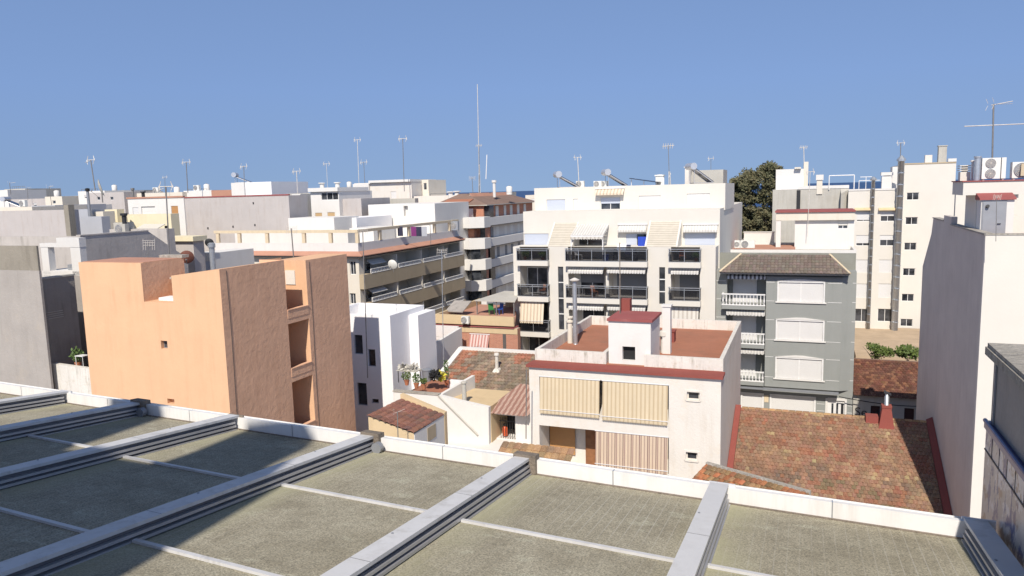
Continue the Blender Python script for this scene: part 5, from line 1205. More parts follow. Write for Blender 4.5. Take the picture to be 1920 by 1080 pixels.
# ---------- beige building with rooftop pergola
QF = fr_at(672, 481, 72.0)
qb = thing('beige_pergola_building', QF, 'beige apartment building with terracotta eaves, long balconies and rooftop pergola', 'apartment block')
ql = QF.U(404, 482)[0]; zE_ = QF.U(672, 482)[1]; vq = QF.V(862, 453, 0)[0]
zPp = QF.U(672, 456)[1]; zB_ = QF.U(672, 431)[1]
fl = [zE_-2.85*i for i in range(5)]
sides = []
for i in range(4):
    top = fl[i]-.15 if i == 0 else fl[i]-1.35+.95-.05
    sides.append((.9, vq-.3, fl[i]-1.75, fl[i]-.25 if i == 0 else fl[i]-.30, 1.35))
mb = MB(); wq = [QF.R(656, 490, 667, 515), QF.R(656, 550, 667, 570)]
holes(mb, 'front', 0, ql, 0, 0, zE_, wq, .2); holes(mb, 'right', 0, 0, vq, 0, zE_, sides, 1.35); holes(mb, 'left', ql, 0, vq, 0, zE_, [], .1); mb.face([(ql, vq, 0), (0, vq, 0), (0, vq, zE_), (ql, vq, zE_)]); mb.face([(ql, 0, zE_), (0, 0, zE_), (0, vq, zE_), (ql, vq, zE_)])
mb.build('wall', M['cream'], qb)
for w in wq: win(qb, w, 0, 'glass', .2, sill=False)
MB().hexa([(ql-.3, -.6, zE_+.002), (.75, -.6, zE_+.002), (.75, vq, zE_+.002), (ql-.3, vq, zE_+.002)], [(ql-.3, -.6, zE_+.10), (.75, -.6, zE_+.10), (.0, vq, zE_+.45), (ql-.3, vq, zE_+.45)]).build('eave_core', M['darkmetal'], qb)
MB().hexa([(ql-.3, -.65, zE_+.11), (.8, -.65, zE_+.11), (.0, .02, zE_+.46), (ql-.3, .02, zE_+.46)], [(ql-.3, -.65, zE_+.19), (.8, -.65, zE_+.19), (.0, .02, zE_+.54), (ql-.3, .02, zE_+.54)]).hexa([(.8, -.65, zE_+.11), (.8, vq, zE_+.11), (.0, vq, zE_+.46), (.0, .02, zE_+.46)], [(.8, -.65, zE_+.19), (.8, vq, zE_+.19), (.0, vq, zE_+.54), (.0, .02, zE_+.54)]).build('tiled_eave', M['terra_light'], qb)
MB().box(ql, -.001, .05, .25, zE_+.3, zPp).box(-.2, -.001, .26, vq, zE_+.3, zPp).build('parapet', M['white'], qb)
MB().box(ql+.1, -.21, .26, vq, zE_+.47, zE_+.6).build('roof_floor', M['white_old'], qb)
MB().box(ql, .05, .0, .32, zB_-.28, zB_).box(-.25, .05, .321, vq-.2, zB_-.28, zB_).build('pergola_beam', M['pale_beige'], qb)
for px in (409, 449, 501, 570, 620, 670): u = QF.U(px, 445, .15)[0]; MB().box(u-.18, u+.18, .04, .28, zPp+.003, zB_-.283).build('pergola_post', M['pale_beige'], qb)
for px in (712, 767, 815, 843): v = QF.V(px, 440, -.1)[0]; MB().box(-.22, .02, v-.2, v+.2, zPp+.003, zB_-.283).build('pergola_post', M['pale_beige'], qb)
for i in range(4):
    z1q, z0q = fl[i]-1.72, fl[i]-2.85-.28
    if i > 2: break
    o = MB().box(.003, .62, -.05, vq-.1, z0q, z1q).build('balcony_front', M['beige'], qb)
    n = 4; L = (vq-1.2)/n
    for k in range(n):
        a, b = .9+k*L+.3, .9+(k+1)*L-.35
        mb = MB().box(.50, .64, a, b, z1q+.40, z1q+.46).box(.50, .64, a, b, z1q+.002, z1q+.05)
        m_ = int((b-a)/.28)
        for j in range(m_+1): y = a+(b-a)*j/m_; mb.box(.54, .60, y-.05, y+.05, z1q+.05, z1q+.40)
        mb.build('balustrade', M['whitepaint'], o)
    for k in range(1, n):
        y = .9+k*L; MB().box(-1.34, .55, y-.1, y+.1, z1q+.003, fl[i]-.31 if i else fl[i]-.26).build('party_wall', M['cream'], qb)
    for k in range(n):
        y = .9+k*L; a = y+.5; zf_ = fl[i]-1.74
        for (a, w) in ((y+.45, 1.3), (y+2.35, .9)):
            win(qb, (a, a+w, zf_+.0, fl[i]-.55), 0, 'half' if rnd.random() < .6 else 'glass', 1.35, 'right', sh=rnd.choice(['sh_grey', 'sh_white', 'sh_cream']), f=rnd.choice([.4, .6, 1.]), n=1, sill=False)
    y = .9+L*.1; z = fl[i]-.45; MB().hexa([(.55, y, z-.45), (.55, y+2.8, z-.45), (-.1, y+2.8, z), (-.1, y, z)], [(.55, y, z-.40), (.55, y+2.8, z-.40), (-.1, y+2.8, z+.05), (-.1, y, z+.05)]).build('awning', M['aw_white'], qb)
ac_unit(Fr(*QF.w((.05, vq-2.4, zPp-.05+.05)), YA), .9, 1.15, .4, 1, 'grey outdoor unit at the far right corner of the pergola parapet', 'galv')
ac_unit(Fr(*QF.w((QF.U(441, 488, -.5)[0], -.5, QF.U(450, 497, -.5)[1])), YA), 1.1, .62, .35, 1, 'outdoor unit under the eaves above the orange building')
# laundry line on the pergola terrace
lz = zPp+.95; lv = 9.0
for (px, mt, lb) in ((750, 'navy_cloth', 'black garment at the left of the pergola washing line'), (775, 'plum_cloth', 'plum coloured garment on the pergola washing line'), (785, 'navy_cloth', 'dark blue garment between plum and pale ones on the washing line'), (795, 'bluegrey', 'pale blue garment at the right of the washing line')):
    u = QF.U(px, 425, 8.0)[0]; hang(Fr(*QF.w((u, 8.0, QF.U(px, 425, 8.0)[1])), YA), .62, 1.0, mt, lb, 'hanging_garment', 'laundry')
a, b = QF.U(740, 425, 8.0), QF.U(806, 422, 8.0); frame3('washing_line', QF, [((a[0], 8.05, a[1]+.02), (b[0], 8.05, b[1]+.02)), ((a[0], 8.05, zE_+.6), (a[0], 8.05, a[1]+.02)), ((b[0], 8.05, zE_+.6), (b[0], 8.05, b[1]+.02))], .03, 'mast', 'washing line frame behind the pergola posts', 'washing line')
# white rooms on and behind its roof
blk('white_rooftop_room', 'white rooftop room behind the pergola of the beige building', 'house', 440, 652, 437, 80, 'white', dv=2)
blk('white_terrace_room', 'white rooftop room with satellite dishes above the long pergola', 'house', 540, 626, 409, 86, 'white', dv=5)
blk('white_chimney_house', 'tall white wall with grey shaded right side above the pergola', 'house', 626, 668, 409, 88, 'pale_blue', dv=8)
blk('plain_white_party_wall', 'broad plain white wall directly above the right half of the pergola', 'building', 690, 815, 384, 96, 'white', dv=10, wins=[(757, 386, 765, 405, 'none')], depth=.5)
blk('small_white_rooftop_room', 'small white rooftop room behind the washing line', 'house', 655, 700, 428, 84, 'white', dv=5)
blk('low_white_terrace_wall', 'long low white wall behind the washing line', 'wall', 700, 838, 412, 101, 'white', dv=.4, z0=12.5)
# ---------- brick building
KF2 = fr_at(907, 407, 105)
kb = thing('brick_balcony_building', KF2, 'red brick apartment building with long white balcony parapets and brown roof', 'apartment block')
zk = [KF2.U(908, y)[1] for y in (408, 423)]; FHk = (KF2.V(908, 407, 0)[1]-KF2.V(911, 525, 0)[1])/3
zkt = KF2.U(905, 384)[1]; vk = KF2.V(998, 380, 0)[0]
MB().box(-16, -.0, 0, vk, 0, zkt).build('wall', M['brick'], kb)
MB().hexa([(-8, -.4, zkt+.002), (.7, -.4, zkt+.002), (.7, vk+.5, zkt+.002), (-8, vk+.5, zkt+.002)], [(-5, 3, zkt+1.6), (-4, 3, zkt+1.6), (-4, vk-3, zkt+1.6), (-5, vk-3, zkt+1.6)]).build('roof', M['terra_brown'], kb)
MB().box(-8, .75, -.45, vk+.55, zkt-.12, zkt).build('eave', M['concrete'], kb)
for i in range(7):
    zt = zk[0]-FHk*i; 
    if zt < 1: break
    hh = zk[0]-zk[1]
    o = MB().box(.003, .8, .2, vk, zt-hh, zt).build('balcony_front', M['white'], kb)
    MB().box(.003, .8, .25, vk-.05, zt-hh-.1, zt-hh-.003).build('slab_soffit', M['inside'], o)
    r_ = [(2.2, 3.2), (4.3, 5.4), (7.5, 8.4), (10, 11), (13, 14), (16, 17), (20, 21), (23.5, 24.5)]
    for (a, b) in r_:
        if b < vk: MB().box(.004, .06, a, b, zt-.05, zt+FHk-hh-.35).build('shutter', M['sh_grey' if (int(a)+i) % 3 == 0 else 'sh_cream'], kb)
    if i == 0 or i > 1: MB().box(.004, .7, .3, 2.0, zt+.01, zt+FHk-hh-.05).build('glazed_loggia', M['glass'], kb)
# left wing with lit projecting balconies
LW = fr_at(862, 408, 100); mbx = MB()
xl0, xl1 = LW.U(848, 420)[0], LW.U(903, 420)[0]; zlt = LW.U(870, 368)[1]
yw = 1.7
bw = thing('brick_corner_wing', LW, 'near wing of the brick building with lit angular white balcony fronts', 'apartment block')
MB().box(xl0, LW.U(878, 420)[0], yw, 4.5, 0, zlt-3.2).build('wall', M['brick'], bw)
MB().box(LW.U(878, 420)[0], xl1-.9, 3.0, 4.0, 0, zlt-3.2).build('inner_wall', M['brick'], bw)
zA_ = [LW.U(870, y)[1] for y in (408, 428)]; Fh2 = (LW.U(862, 408)[1]-LW.U(866, 526)[1])/3
for i in range(7):
    zt = zA_[0]-Fh2*i; hh = zA_[0]-zA_[1]
    if zt < 1: break
    xm = LW.U(881, 420)[0]
    o = MB().prism([(xl0-.6, 1.69), (xl0-.6, .9), (xm, -.2), (xl1, .9), (xl1, 2.99), (xm+.1, 2.99), (xm+.1, 1.69)], zt-hh, zt).build('balcony_front', M['white'], bw)
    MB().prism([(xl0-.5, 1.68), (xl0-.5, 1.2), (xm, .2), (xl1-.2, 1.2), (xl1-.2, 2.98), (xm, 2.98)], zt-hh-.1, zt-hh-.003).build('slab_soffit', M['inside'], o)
    if i: MB().box(xm+.2, xl1-.8, 2.9, 2.99, zt+.01, zt+Fh2-hh-.05).build('glazed_door', M['glass'], bw)
    if i >= 2: MB().prism([(xm-.9, 1.6), (xm-.9, .9), (xm, .15), (xl1-.7, .9), (xl1-.7, 2.8), (xm+.2, 2.8)], zt+.003, zt+Fh2-hh-.003).build('glazed_loggia', M['glass'], bw)
    MB().box(xl0+.4, xl0+1.2, yw-.04, yw-.003, zt, zt+Fh2-hh-.3).build('shutter', M['sh_cream'], bw)
f, t, u, z = blk('weathered_gable_building', 'pale weathered gable wall sloping down beside the brick building', 'building', 776, 882, 368, 112, 'white_old', dv=14)
MB().yprism([(u, 0), (u+3.2, 0), (u+3.2, z-3.8), (u, z)], 0, 14).build('gable', M['white_old'], t)
MB().hexa([(u, -.1, z), (u+3.3, -.1, z-3.9), (u+3.3, 14, z-3.9), (u, 14, z)], [(u, -.1, z+.25), (u+3.3, -.1, z-3.6), (u+3.3, 14, z-3.6), (u, 14, z+.25)]).build('verge', M['terra_light'], t)
f, t, u, z = blk('red_tiled_porch', 'little white room with orange tiled roof left of the brick building', 'house', 816, 858, 394, 101, 'white_old', dv=5)
MB().hexa([(-.3, -.5, z-.1), (u+.3, -.5, z-.1), (u+.3, 4.6, z+1.2), (-.3, 4.6, z+1.2)], [(-.3, -.5, z+.05), (u+.3, -.5, z+.05), (u+.3, 4.6, z+1.35), (-.3, 4.6, z+1.35)]).build('roof', M['terra'], t)
# ---------- low beige terrace building
SFr = fr_at(815, 590, 60)
sb = thing('low_beige_terrace_building', SFr, 'low ochre parapeted terrace building with brick front and striped awning', 'building')
us = SFr.U(963, 595)[0]; zs_ = (SFr.U(815, 590)[1]+SFr.U(963, 594)[1])/2; zb2 = SFr.U(890, 609)[1]
sw = [SFr.R(943, 622, 949, 655)]
MB().box(0, us, 0, .2, zb2, zs_).box(0, .2, .21, 9, zb2, zs_).build('parapet', M['ochre'], sb)
MB().prism([(.21, .21), (us, .21), (us-3.0, 8.6), (.21, 8.6)], zb2-.1, zb2+.25).build('terrace_floor', M['terra_light'], sb)
MB().box(-.1, us+.05, -.12, 1.0, zb2-.16, zb2-.11).build('red_cornice', M['redroof'], sb)
ubr = SFr.U(866, 630)[0]; MB().box(ubr, us+.3, .0, .6, 0, zb2-.17).build('brick_wall', M['brick_light'], sb); MB().box(0, ubr-.003, .02, 8.8, 0, zb2-.17).build('side_wall', M['ochre'], sb)
MB().box(ubr-.02, us+.3, -.04, -.003, zb2-.62, zb2-.17).build('frieze', M['ochre'], sb)
r = sw[0]; MB().box(r[0], r[1], -.03, -.003, r[2], r[3]).build('window', M['inside'], sb)
r = SFr.R(882, 627, 918, 657); drop_awning(sb, r[0], r[1], -.01, r[2], r[3], .45, 'aw_red', 9)
ac_unit(Fr(*SFr.w((SFr.U(865, 600, -.45)[0], -.45, SFr.U(870, 608, -.45)[1])), YA), .62, .62, .32, 1, 'white outdoor unit hung on the ochre terrace parapet')
a0, a1 = SFr.U(906, 560, 5)[0], SFr.U(962, 560, 5)[0]; cz = SFr.U(930, 566, 3.2)[1]
t = thing('terrace_canopy', SFr, 'flat grey awning roof sheltering the ochre terrace', 'canopy'); MB().hexa([(a0, 3.2, cz), (us-1.1, 3.2, cz), (us-2.2, 7.5, cz+.25), (a0+1, 7.5, cz+.25)], [(a0, 3.2, cz+.08), (us-1.1, 3.2, cz+.08), (us-2.2, 7.5, cz+.33), (a0+1, 7.5, cz+.33)]).build('sheet', M['concrete'], t)
for x in (a0+.1, (a0+us)/2-.5, us-1.3): MB().box(x, x+.08, 3.3, 3.38, zb2+.25, cz).build('post', M['mast'], t)
MB().box(a0+1, us-2.4, 7.6, 7.8, zb2+.25, cz+.2).build('back_wall', M['ochre'], t)
chair_at(bf(919, 3.4, zb2+.26, SFr, .6), 'green_plastic', 'green plastic chair on the ochre terrace', 'chairs on the ochre terrace'); chair_at(bf(934, 3.7, zb2+.26, SFr, -.5), 'blue_plastic', 'blue plastic chair on the ochre terrace', 'chairs on the ochre terrace')
mb = MB(); u, v = SFr.U(858, 580, 2.5)[0], 2.5; mb.hexa([(u-.9, 2, zb2+.6), (u+.7, 2, zb2+.6), (u+.9, 3.4, zb2+1.3), (u-.7, 3.4, zb2+1.3)], [(u-.9, 2, zb2+.68), (u+.7, 2, zb2+.68), (u+.9, 3.4, zb2+1.38), (u-.7, 3.4, zb2+1.38)])
thing1('tarpaulin_shelter', mb, M['grey_dark'], SFr, 'tilted grey tarpaulin shelter at the left of the ochre terrace', 'shelter')
f = Fr(*tf.w((-.9, vt-4.2, z0_-1.0)), YA); pot_f = f
t = thing('palm_plant', f, 'small spiky palm behind the low white terrace wall', 'plant')
mb = MB()
for i in range(60):
    a = rnd.uniform(0, 6.28); e = rnd.uniform(-.1, 1.3); L = 1.15*rnd.uniform(.6, 1); d = Vector((math.cos(a)*math.cos(e), math.sin(a)*math.cos(e), math.sin(e)))
    s = d.cross(Vector((0, 0, 1))).normalized()*.06; p = Vector((0, 0, 1.4)); m_ = p+d*L*.5; q_ = p+d*L+Vector((0, 0, -.25*L)); mb.face([p-s*.4, p+s*.4, m_+s, m_-s]); mb.face([m_-s, m_+s, q_])
mb.build('frond', M['green_leaf'], t); MB().tube([(0, 0, 0), (0, 0, 1.45)], .11, 8).build('trunk', M['bark'], t)
# ---------------------------------------------------------------- left side
GF1 = fr_at(68, 462, 37.3)
g1 = thing('grey_party_wall_building', GF1, 'big grey rendered blank wall at the left picture edge with darker top band', 'building')
zt = GF1.U(68, 461)[1]; zb_ = GF1.U(50, 507)[1]; x0 = GF1.U(-260, 470)[0]
MB().box(x0, 0, 0, .12, 0, zb_-.003).build('wall', M['grey'], g1); MB().box(x0, -.02, .015, .12, zb_, zt).build('top_band', M['grey_stain'], g1)
MB().box(-1.15, -.85, .121, GF1.V(139, 517, -.85)[0], 0, GF1.V(120, 519, -.85)[1]).box(x0, -1.151, .125, GF1.V(139, 517, -.85)[0]-.01, 0, GF1.V(120, 519, -.85)[1]-2.2).build('rear_wall', M['grey_dark'], g1)
zw_ = GF1.V(120, 519, -.85)[1]
MB().box(-1.2, -.8, .13, GF1.V(139, 517, -.85)[0]+.03, zw_+.003, zw_+.09).build('coping', M['concrete'], g1)
mb = MB()
for k in range(4): mb.tube([(-.83, .75, zw_-1.75-.11*k), (-.83, 1.7, zw_-1.75-.11*k)], .012, 5)
mb.build('wall_wires', M['mastlight'], g1)
LW2 = fr_at(98, 683, 37.8); t = thing('low_white_yard_wall', LW2, 'low stained white wall between grey wall and orange building', 'wall')
u = LW2.U(176, 700)[0]; za_, zb3 = LW2.U(100, 682)[1], LW2.U(170, 692)[1]
MB().yprism([(0, 0), (u+.05, 0), (u+.05, zb3), (0, za_)], 0, .25).build('wall', M['white_moss'], t)
MB().box(.0, u+.02, .26, .7, 0, zb3-.15).build('ledge', M['terra_light'], t)
f = Fr(*LW2.w((LW2.U(146, 680, .5)[0], .5, zb3-.15)), YA); t = thing('potted_plant', f, 'green bushy plant in the gap beside the orange building', 'plant')
MB().lathe(0, 0, [(.12, 0), (.17, .3), (.14, .31)], 10).build('pot', M['terracotta'], t); leafclump(MB(), (0, 0, .65), .30, .28, .38, 220, .14, .5).build('foliage', M['green_leaf'], t)
f = Fr(*LW2.w((LW2.U(156, 690, .4)[0], .42, zb3-.15)), YA); t = thing('small_side_table', f, 'thin legged pale table by the plant beside the orange building', 'table'); MB().box(-.3, .25, -.2, .2, .68, .71).build('table_top', M['whitepaint'], t); 
for a in (-.27, .22): MB().box(a-.01, a+.01, -.18, -.16, 0, .68).build('leg', M['whitepaint'], t)
f = fr_at(120, 517, 42.5); thing1('rear_grey_wall', MB().box(0, 3.6, 0, .3, 0, f.U(120, 517)[1]), M['grey'], f, 'strip of grey wall between the dark side wall and the orange building', 'wall')
# white pergola frame on that roof
PF = fr_at(76, 512, 43.5); t = thing('white_roof_frame', PF, 'white square rooftop frame left of the orange building', 'pergola')
q = lambda a, b: PF.U(a, b)
u0, u1 = q(78, 480)[0], q(151, 480)[0]; zt_, zm = q(100, 446)[1], q(100, 457)[1]; ub0 = q(91, 480)[0]; ua1 = q(133, 480)[0]; um_ = q(106, 450)[0]
z0_ = q(90, 512)[1]-2
MB().box(u0, ub0, 0, .4, z0_, zm-.2).build('post', M['white'], t); MB().box(ua1, u1, 0, .4, z0_, zm-.2).build('post', M['white'], t)
MB().box(u0-.05, um_-.002, -.02, .42, zm-.197, zm+.02).box(um_, u1+.02, -.02, .42, zm-.197, zt_).build('beam', M['white'], t)
MB().box(u0-.1, u1, 0, 3.0, 0, q(100, 508)[1]).build('base', M['white'], t)
MB().box(ua1-1.0, ua1-.1, .5, 1.2, q(120, 508)[1]+.003, q(120, 498)[1]).build('vent_box', M['galv'], t)
# dark diagonal wall
DFr = fr_at(150, 444, 50.0); zt = DFr.U(150, 443)[1]; va, vb = DFr.V(278, 436)[0], DFr.V(352, 490)[0]; zc = DFr.V(352, 484)[1]
thing1('dark_grey_side_wall', MB().xprism([(0, 0), (vb, 0), (vb, zc), (va, zt), (0, zt)], -.3, 0).xprism([(0, zt+.003), (va, zt+.003), (va, zt+.09), (0, zt+.09)], -.35, .04).box(-9, -.301, 0, .3, 0, zt).box(-9, -.301, .301, va, 0, zt-1.2), M['grey_mid'], DFr, 'dark grey wall whose top slopes down behind the orange building', 'wall')
# awning structure
f, t, u, z = blk('dark_awning_terrace', 'cluttered roof terrace under a pale awning beyond the dark grey wall', 'terrace', 205, 312, 430, 62, 'grey_mid', dv=.8)
aw0, aw1, aw2, aw3 = f.U(243, 437, .2), f.U(282, 437, .2), f.U(310, 421, 3), f.U(270, 421, 3)
MB().hexa([(aw0[0], .2, aw0[1]), (aw1[0], .2, aw1[1]), (aw2[0], 3, aw2[1]), (aw3[0], 3, aw3[1])], [(aw0[0], .2, aw0[1]+.05), (aw1[0], .2, aw1[1]+.05), (aw2[0], 3, aw2[1]+.05), (aw3[0], 3, aw3[1]+.05)]).build('awning', M['cream'], t)
MB().box(aw1[0]-1, aw2[0], 2.9, 3.0, z-3, aw2[1]-.1).build('shade_sheet', M['black'], t)  # black sheet standing in for the shade beneath the awning
MB().box(f.U(221, 425)[0], f.U(240, 425)[0], -.4, .6, z-1, f.U(230, 417)[1]).build('chimney', M['concrete'], t)
f, t, u, z = blk('yellow_roof_parapet', 'pale yellow building with low parapet below the white rooftop house', 'building', 192, 320, 403, 88, 'yellow', dv=1.2)
blk('yellow_stair_block', 'pale yellow block rising at the left end of the yellow parapet', 'building', 196, 219, 393, 87, 'yellow', dv=1)
blk('cream_chimney_room', 'small cream rooftop room beside the black pipe chimney', 'building', 169, 193, 397, 84, 'cream', dv=1.5)
f, t, u, z = blk('long_grey_wall_building', 'long light grey blank wall at far left', 'building', -90, 129, 398, 75, 'grey_pink', dv=1.0, yt1=395)
MB().box(u-.5, u+.1, -.10, .5, 8, z+.45).build('stained_pier', M['grey_stain'], t)
blk('blue_grey_wall_building', 'blue grey blank wall right of the long grey wall', 'building', 129, 190, 407, 79, 'bluegrey', dv=1.0)
blk('pale_blue_roof_room', 'pale blue rooftop room above the blue grey wall', 'building', 133, 164, 393, 84, 'bluegrey', dv=2)
f, t, u, z = blk('white_arch_house', 'white rooftop house with orange coping and arched niche left of the great grey wall', 'house', 239, 344, 373, 97, 'white', dv=.25, wins=[(249, 389, 260, 403, 'half'), (321, 386, 334, 401, 'half', 'sh_wood'), (265, 387, 291, 402, 'none')], yt1=371)
MB().box(-.1, u, -.1, .24, z+.003, z+.2).build('coping', M['terra_light'], t)
f, t, u, z = blk('great_grey_wall_building', 'huge pale grey blank party wall with rust streaks and tiny vents', 'building', 318, 343, 403, f.w((f.U(318, 403)[0], .26, 0)).y, 'grey_pink', dv=3.5)
uu, zz = f.U(541, 367); z2 = f.U(344, 371)[1]; ua = f.U(343.5, 380)[0]
MB().box(ua, uu, 0, 3.5, 0, (zz+z2)/2).build('main_wall', M['grey_pink'], t); MB().box(ua, uu, -.05, .3, (zz+z2)/2+.003, (zz+z2)/2+.15).build('coping', M['redroof'], t)
for (a, b) in ((390, 428), (437, 425), (478, 422), (475, 381)): r = f.R(a-1, b-2, a+1.2, b+2); MB().box(r[0], r[1], -.03, -.003, r[2], r[3]).build('vent', M['dark'], t)
f, t, u, z = blk('white_lean_to_room', 'small white room with grey shutter between satellite dish and pergola building', 'house', 366, 402, 474, 66, 'white', dv=5, wins=[(379, 490, 395, 506, 'half', 'sh_blue')])
f, t, u, z = blk('cream_edge_roof', 'cream edged flat roof left of the white lean-to room', 'house', 316, 362, 452, 64, 'grey_pink', dv=1.2)
MB().box(-.2, u+.3, -.3, 1.3, z+.003, z+.4).build('roof_edge', M['yellow'], t)
# mid background
f, t, u, z = blk('white_box_house', 'white cube house carrying a solar water heater', 'house', 433, 457, 343, 112, 'white', dv=9)
MB().box(u, f.U(506, 345)[0], .3, 9, 0, z).build('grey_wing', M['pale_blue'], t)
blk('pink_parapet_house', 'dusky pink parapet left of the white cube house', 'house', 396, 436, 357, 118, 'terra_light', dv=6)
blk('white_parapet_house', 'white parapet with rooftop clutter left of the pink parapet', 'house', 344, 397, 358, 121, 'white', dv=6)
blk('cream_parapet_house', 'cream parapet beneath the twin ring antennas', 'house', 243, 342, 363, 124, 'cream', dv=6)
blk('beige_wall_house', 'beige wall between the great grey wall and white balcony house', 'building', 541, 583, 363, 104, 'concrete', dv=8, wins=[(543, 368, 553, 382, 'none')])
blk('small_white_cube_room', 'small white cube room before the beige wall', 'house', 547, 563, 364, 100, 'white', dv=3)
f, t, u, z = blk('white_balcony_house', 'white house with orange blinds and a laundry balcony', 'house', 582, 635, 360, 99, 'white', dv=8, wins=[(591, 399, 604, 412, 'half', 'sh_tan'), (614, 398, 628, 411, 'half', 'sh_tan'), (602, 361, 634, 375, 'glass', '', 1, 3)])
MB().box(u+.003, u+2.8, .8, 8, 0, z-1.0).build('grey_wing', M['grey_pink'], t); MB().box(-.1, u+.1, -.4, 7, z+.003, z+.5).build('roof_slab', M['white'], t)
f, t, u, z = blk('large_white_roof_house', 'large white cream flat roofed house under the hooded stone chimney', 'house', 664, 771, 344, 116, 'white_old', dv=9, wins=[(733, 359, 743, 372, 'half')], yt1=338)
MB().box(f.U(694, 341)[0], u+.05, -.5, 8, z+.003, z+.35).build('roof_slab', M['white'], t)
MB().box(0, f.U(694, 350)[0], -.4, -.003, 0, z-.1).build('white_wing', M['white'], t)
f, t, u, z = blk('glazed_corner_room', 'cream corner room with tall dark windows below the hooded chimney', 'house', 771, 803, 338, 116, 'cream', dv=6, wins=[(787, 346, 792, 368, 'glass', '', 1, 1), (794, 343, 800, 356, 'glass', '', 1, 1)])
blk('concrete_parapet_wall', 'weathered concrete parapet before the large white cream house', 'wall', 721, 778, 373, 108, 'concrete', dv=1)
f = fr_at(778, 337, 118); t = thing('hooded_stone_chimney', f, 'tapering grey chimney with curved metal hood on the skyline', 'chimney')
MB().hexa([(-.9, -.6, -.3), (.8, -.6, -.3), (.8, .6, -.3), (-.9, .6, -.3)], [(-.3, -.3, 1.2), (.4, -.3, 1.2), (.4, .3, 1.2), (-.3, .3, 1.2)]).build('stack', M['galv'], t)
MB().tube([(.1, 0, 1.1), (.1, 0, 1.9), (-.2, 0, 2.15), (-.8, 0, 2.2)], .2, 10).build('hood', M['galv'], t, True)
# far skyline rooftops, each its own block
far = [(-40, 14, 358, 150, 'white', 'white block touching the left picture edge on the skyline', 'white_block'),
       (8, 47, 355, 158, 'concrete', 'dull cream far block below the leftmost aerials', 'concrete_block'),
       (18, 90, 374, 138, 'grey_pink', 'shaded lilac wall under a pale roof line at far left', 'lilac_block'),
       (0, 60, 389, 100, 'cream', 'thin cream parapet directly above the long grey wall', 'cream_parapet'),
       (58, 103, 386, 104, 'bluegrey', 'pale blue grey low roof above the long grey wall', 'blue_roof_block'),
       (84, 116, 369, 132, 'cream', 'cream cube with sunny front at far left', 'cream_cube'),
       (116, 146, 368, 136, 'concrete', 'grey beige cube right of the sunny cream cube', 'beige_cube'),
       (104, 118, 386, 106, 'white', 'small white block under the cream cube', 'small_white_block'),
       (146, 196, 359, 128, 'white', 'white skyline building behind the black pipe chimney', 'white_skyline_building'),
       (165, 232, 362, 124, 'grey_pink', 'lilac grey wall behind the tilted aerial mast', 'grey_wing_building'),
       (192, 234, 358, 140, 'concrete', 'concrete skyline parapet right of the tilted aerial mast', 'concrete_parapet'),
       (232, 246, 372, 142, 'pale_blue', 'pale sliver of house between concrete parapet and white arch house', 'narrow_house'),
       (506, 545, 366, 150, 'white_old', 'distant off white roof right of the white cube house', 'distant_white_house'),
       (640, 668, 352, 140, 'concrete', 'far concrete roof left of the large white cream house', 'far_concrete_house'),
       (803, 900, 372, 150, 'white_old', 'distant off white building behind the weathered gable', 'distant_gable_neighbour'),
       (880, 935, 362, 125, 'concrete', 'flat concrete roof room behind the brown brick building roof', 'roof_plant_room'),
       (985, 1010, 366, 170, 'cream', 'distant cream building seen between brick and white blocks', 'distant_cream_building'),
       (1793, 2050, 352, 120, 'ivory', 'pale building glimpsed behind the rooftop stair house', 'pale_distant_building')]
for k, (a, b, y, D, m_, lb, nm) in enumerate(far):
    w_ = b-a; ws = []
    if w_ > 24 and nm not in ('cream_parapet', 'roof_plant_room', 'pale_distant_building'):
        for t_ in ((.25, .62) if w_ > 40 else (.45,)): ws.append((a+w_*t_, y+7, a+w_*t_+6, y+13, 'glass' if k % 2 else 'half', 'sh_white', .5, 1))
    blk(nm, lb, 'building', a, b, y, D, m_, dv=8, par=.6 if D < 145 else 0, roofmat=M['concrete'], wins=ws)
    
# background clutter boxes on far roofs
def chim(px, py, D, w, h, mat, label, kind='box', name='rooftop_chimney'):
    f = fr_at(px, py, D); f.o.z = P(px, py, D).z; mb = MB()
    if kind == 'box': mb.box(-w/2, w/2, 0, w, -.6, h).box(-w/2-.08, w/2+.08, -.08, w+.08, h, h+.12)
    else: mb.lathe(0, 0, [(w/2, -.6), (w/2, h*.8), (w*.8, h*.82), (w*.8, h)], 10)
    thing1(name, mb, M[mat], f, label, 'chimney')
chim(250, 372, 118, .35, 1.6, 'mast', 'thin brown pipe chimney left of the squat capped one', 'pipe'); chim(269, 371, 118, .5, 1.0, 'dark', 'squat dark capped flue on the cream parapet', 'pipe')
chim(234, 423, 61, .35, 1.0, 'dark', 'dark short flue above the cluttered awning terrace', 'pipe')
p_ = fr_at(168, 398, 83); p_.o.z = P(168, 398, 83).z; t = thing('black_pipe_chimney', p_, 'tall black capped pipe chimney in front of the lilac grey wall', 'chimney')
MB().lathe(0, 0, [(.16, -.5), (.15, 2.3)], 10).build('pipe', M['steelgrey'], t); MB().lathe(0, 0, [(.22, 2.3), (.24, 2.6), (.05, 2.65)], 10).build('cap', M['black'], t)
chim(845, 368, 110, .7, .7, 'white', 'left one of two round white vents on the gable roof', 'pipe'); chim(857, 367, 110, .7, .7, 'white', 'right one of two round white vents on the gable roof', 'pipe')
chim(927, 362, 112, .45, 1.9, 'white', 'slender white chimney on the brown brick building roof', 'pipe'); chim(604, 351, 102, .6, .6, 'white', 'small white vent on the left of the balcony house roof', 'pipe'); chim(633, 350, 102, .6, .6, 'white', 'small white vent on the right of the balcony house roof', 'pipe')
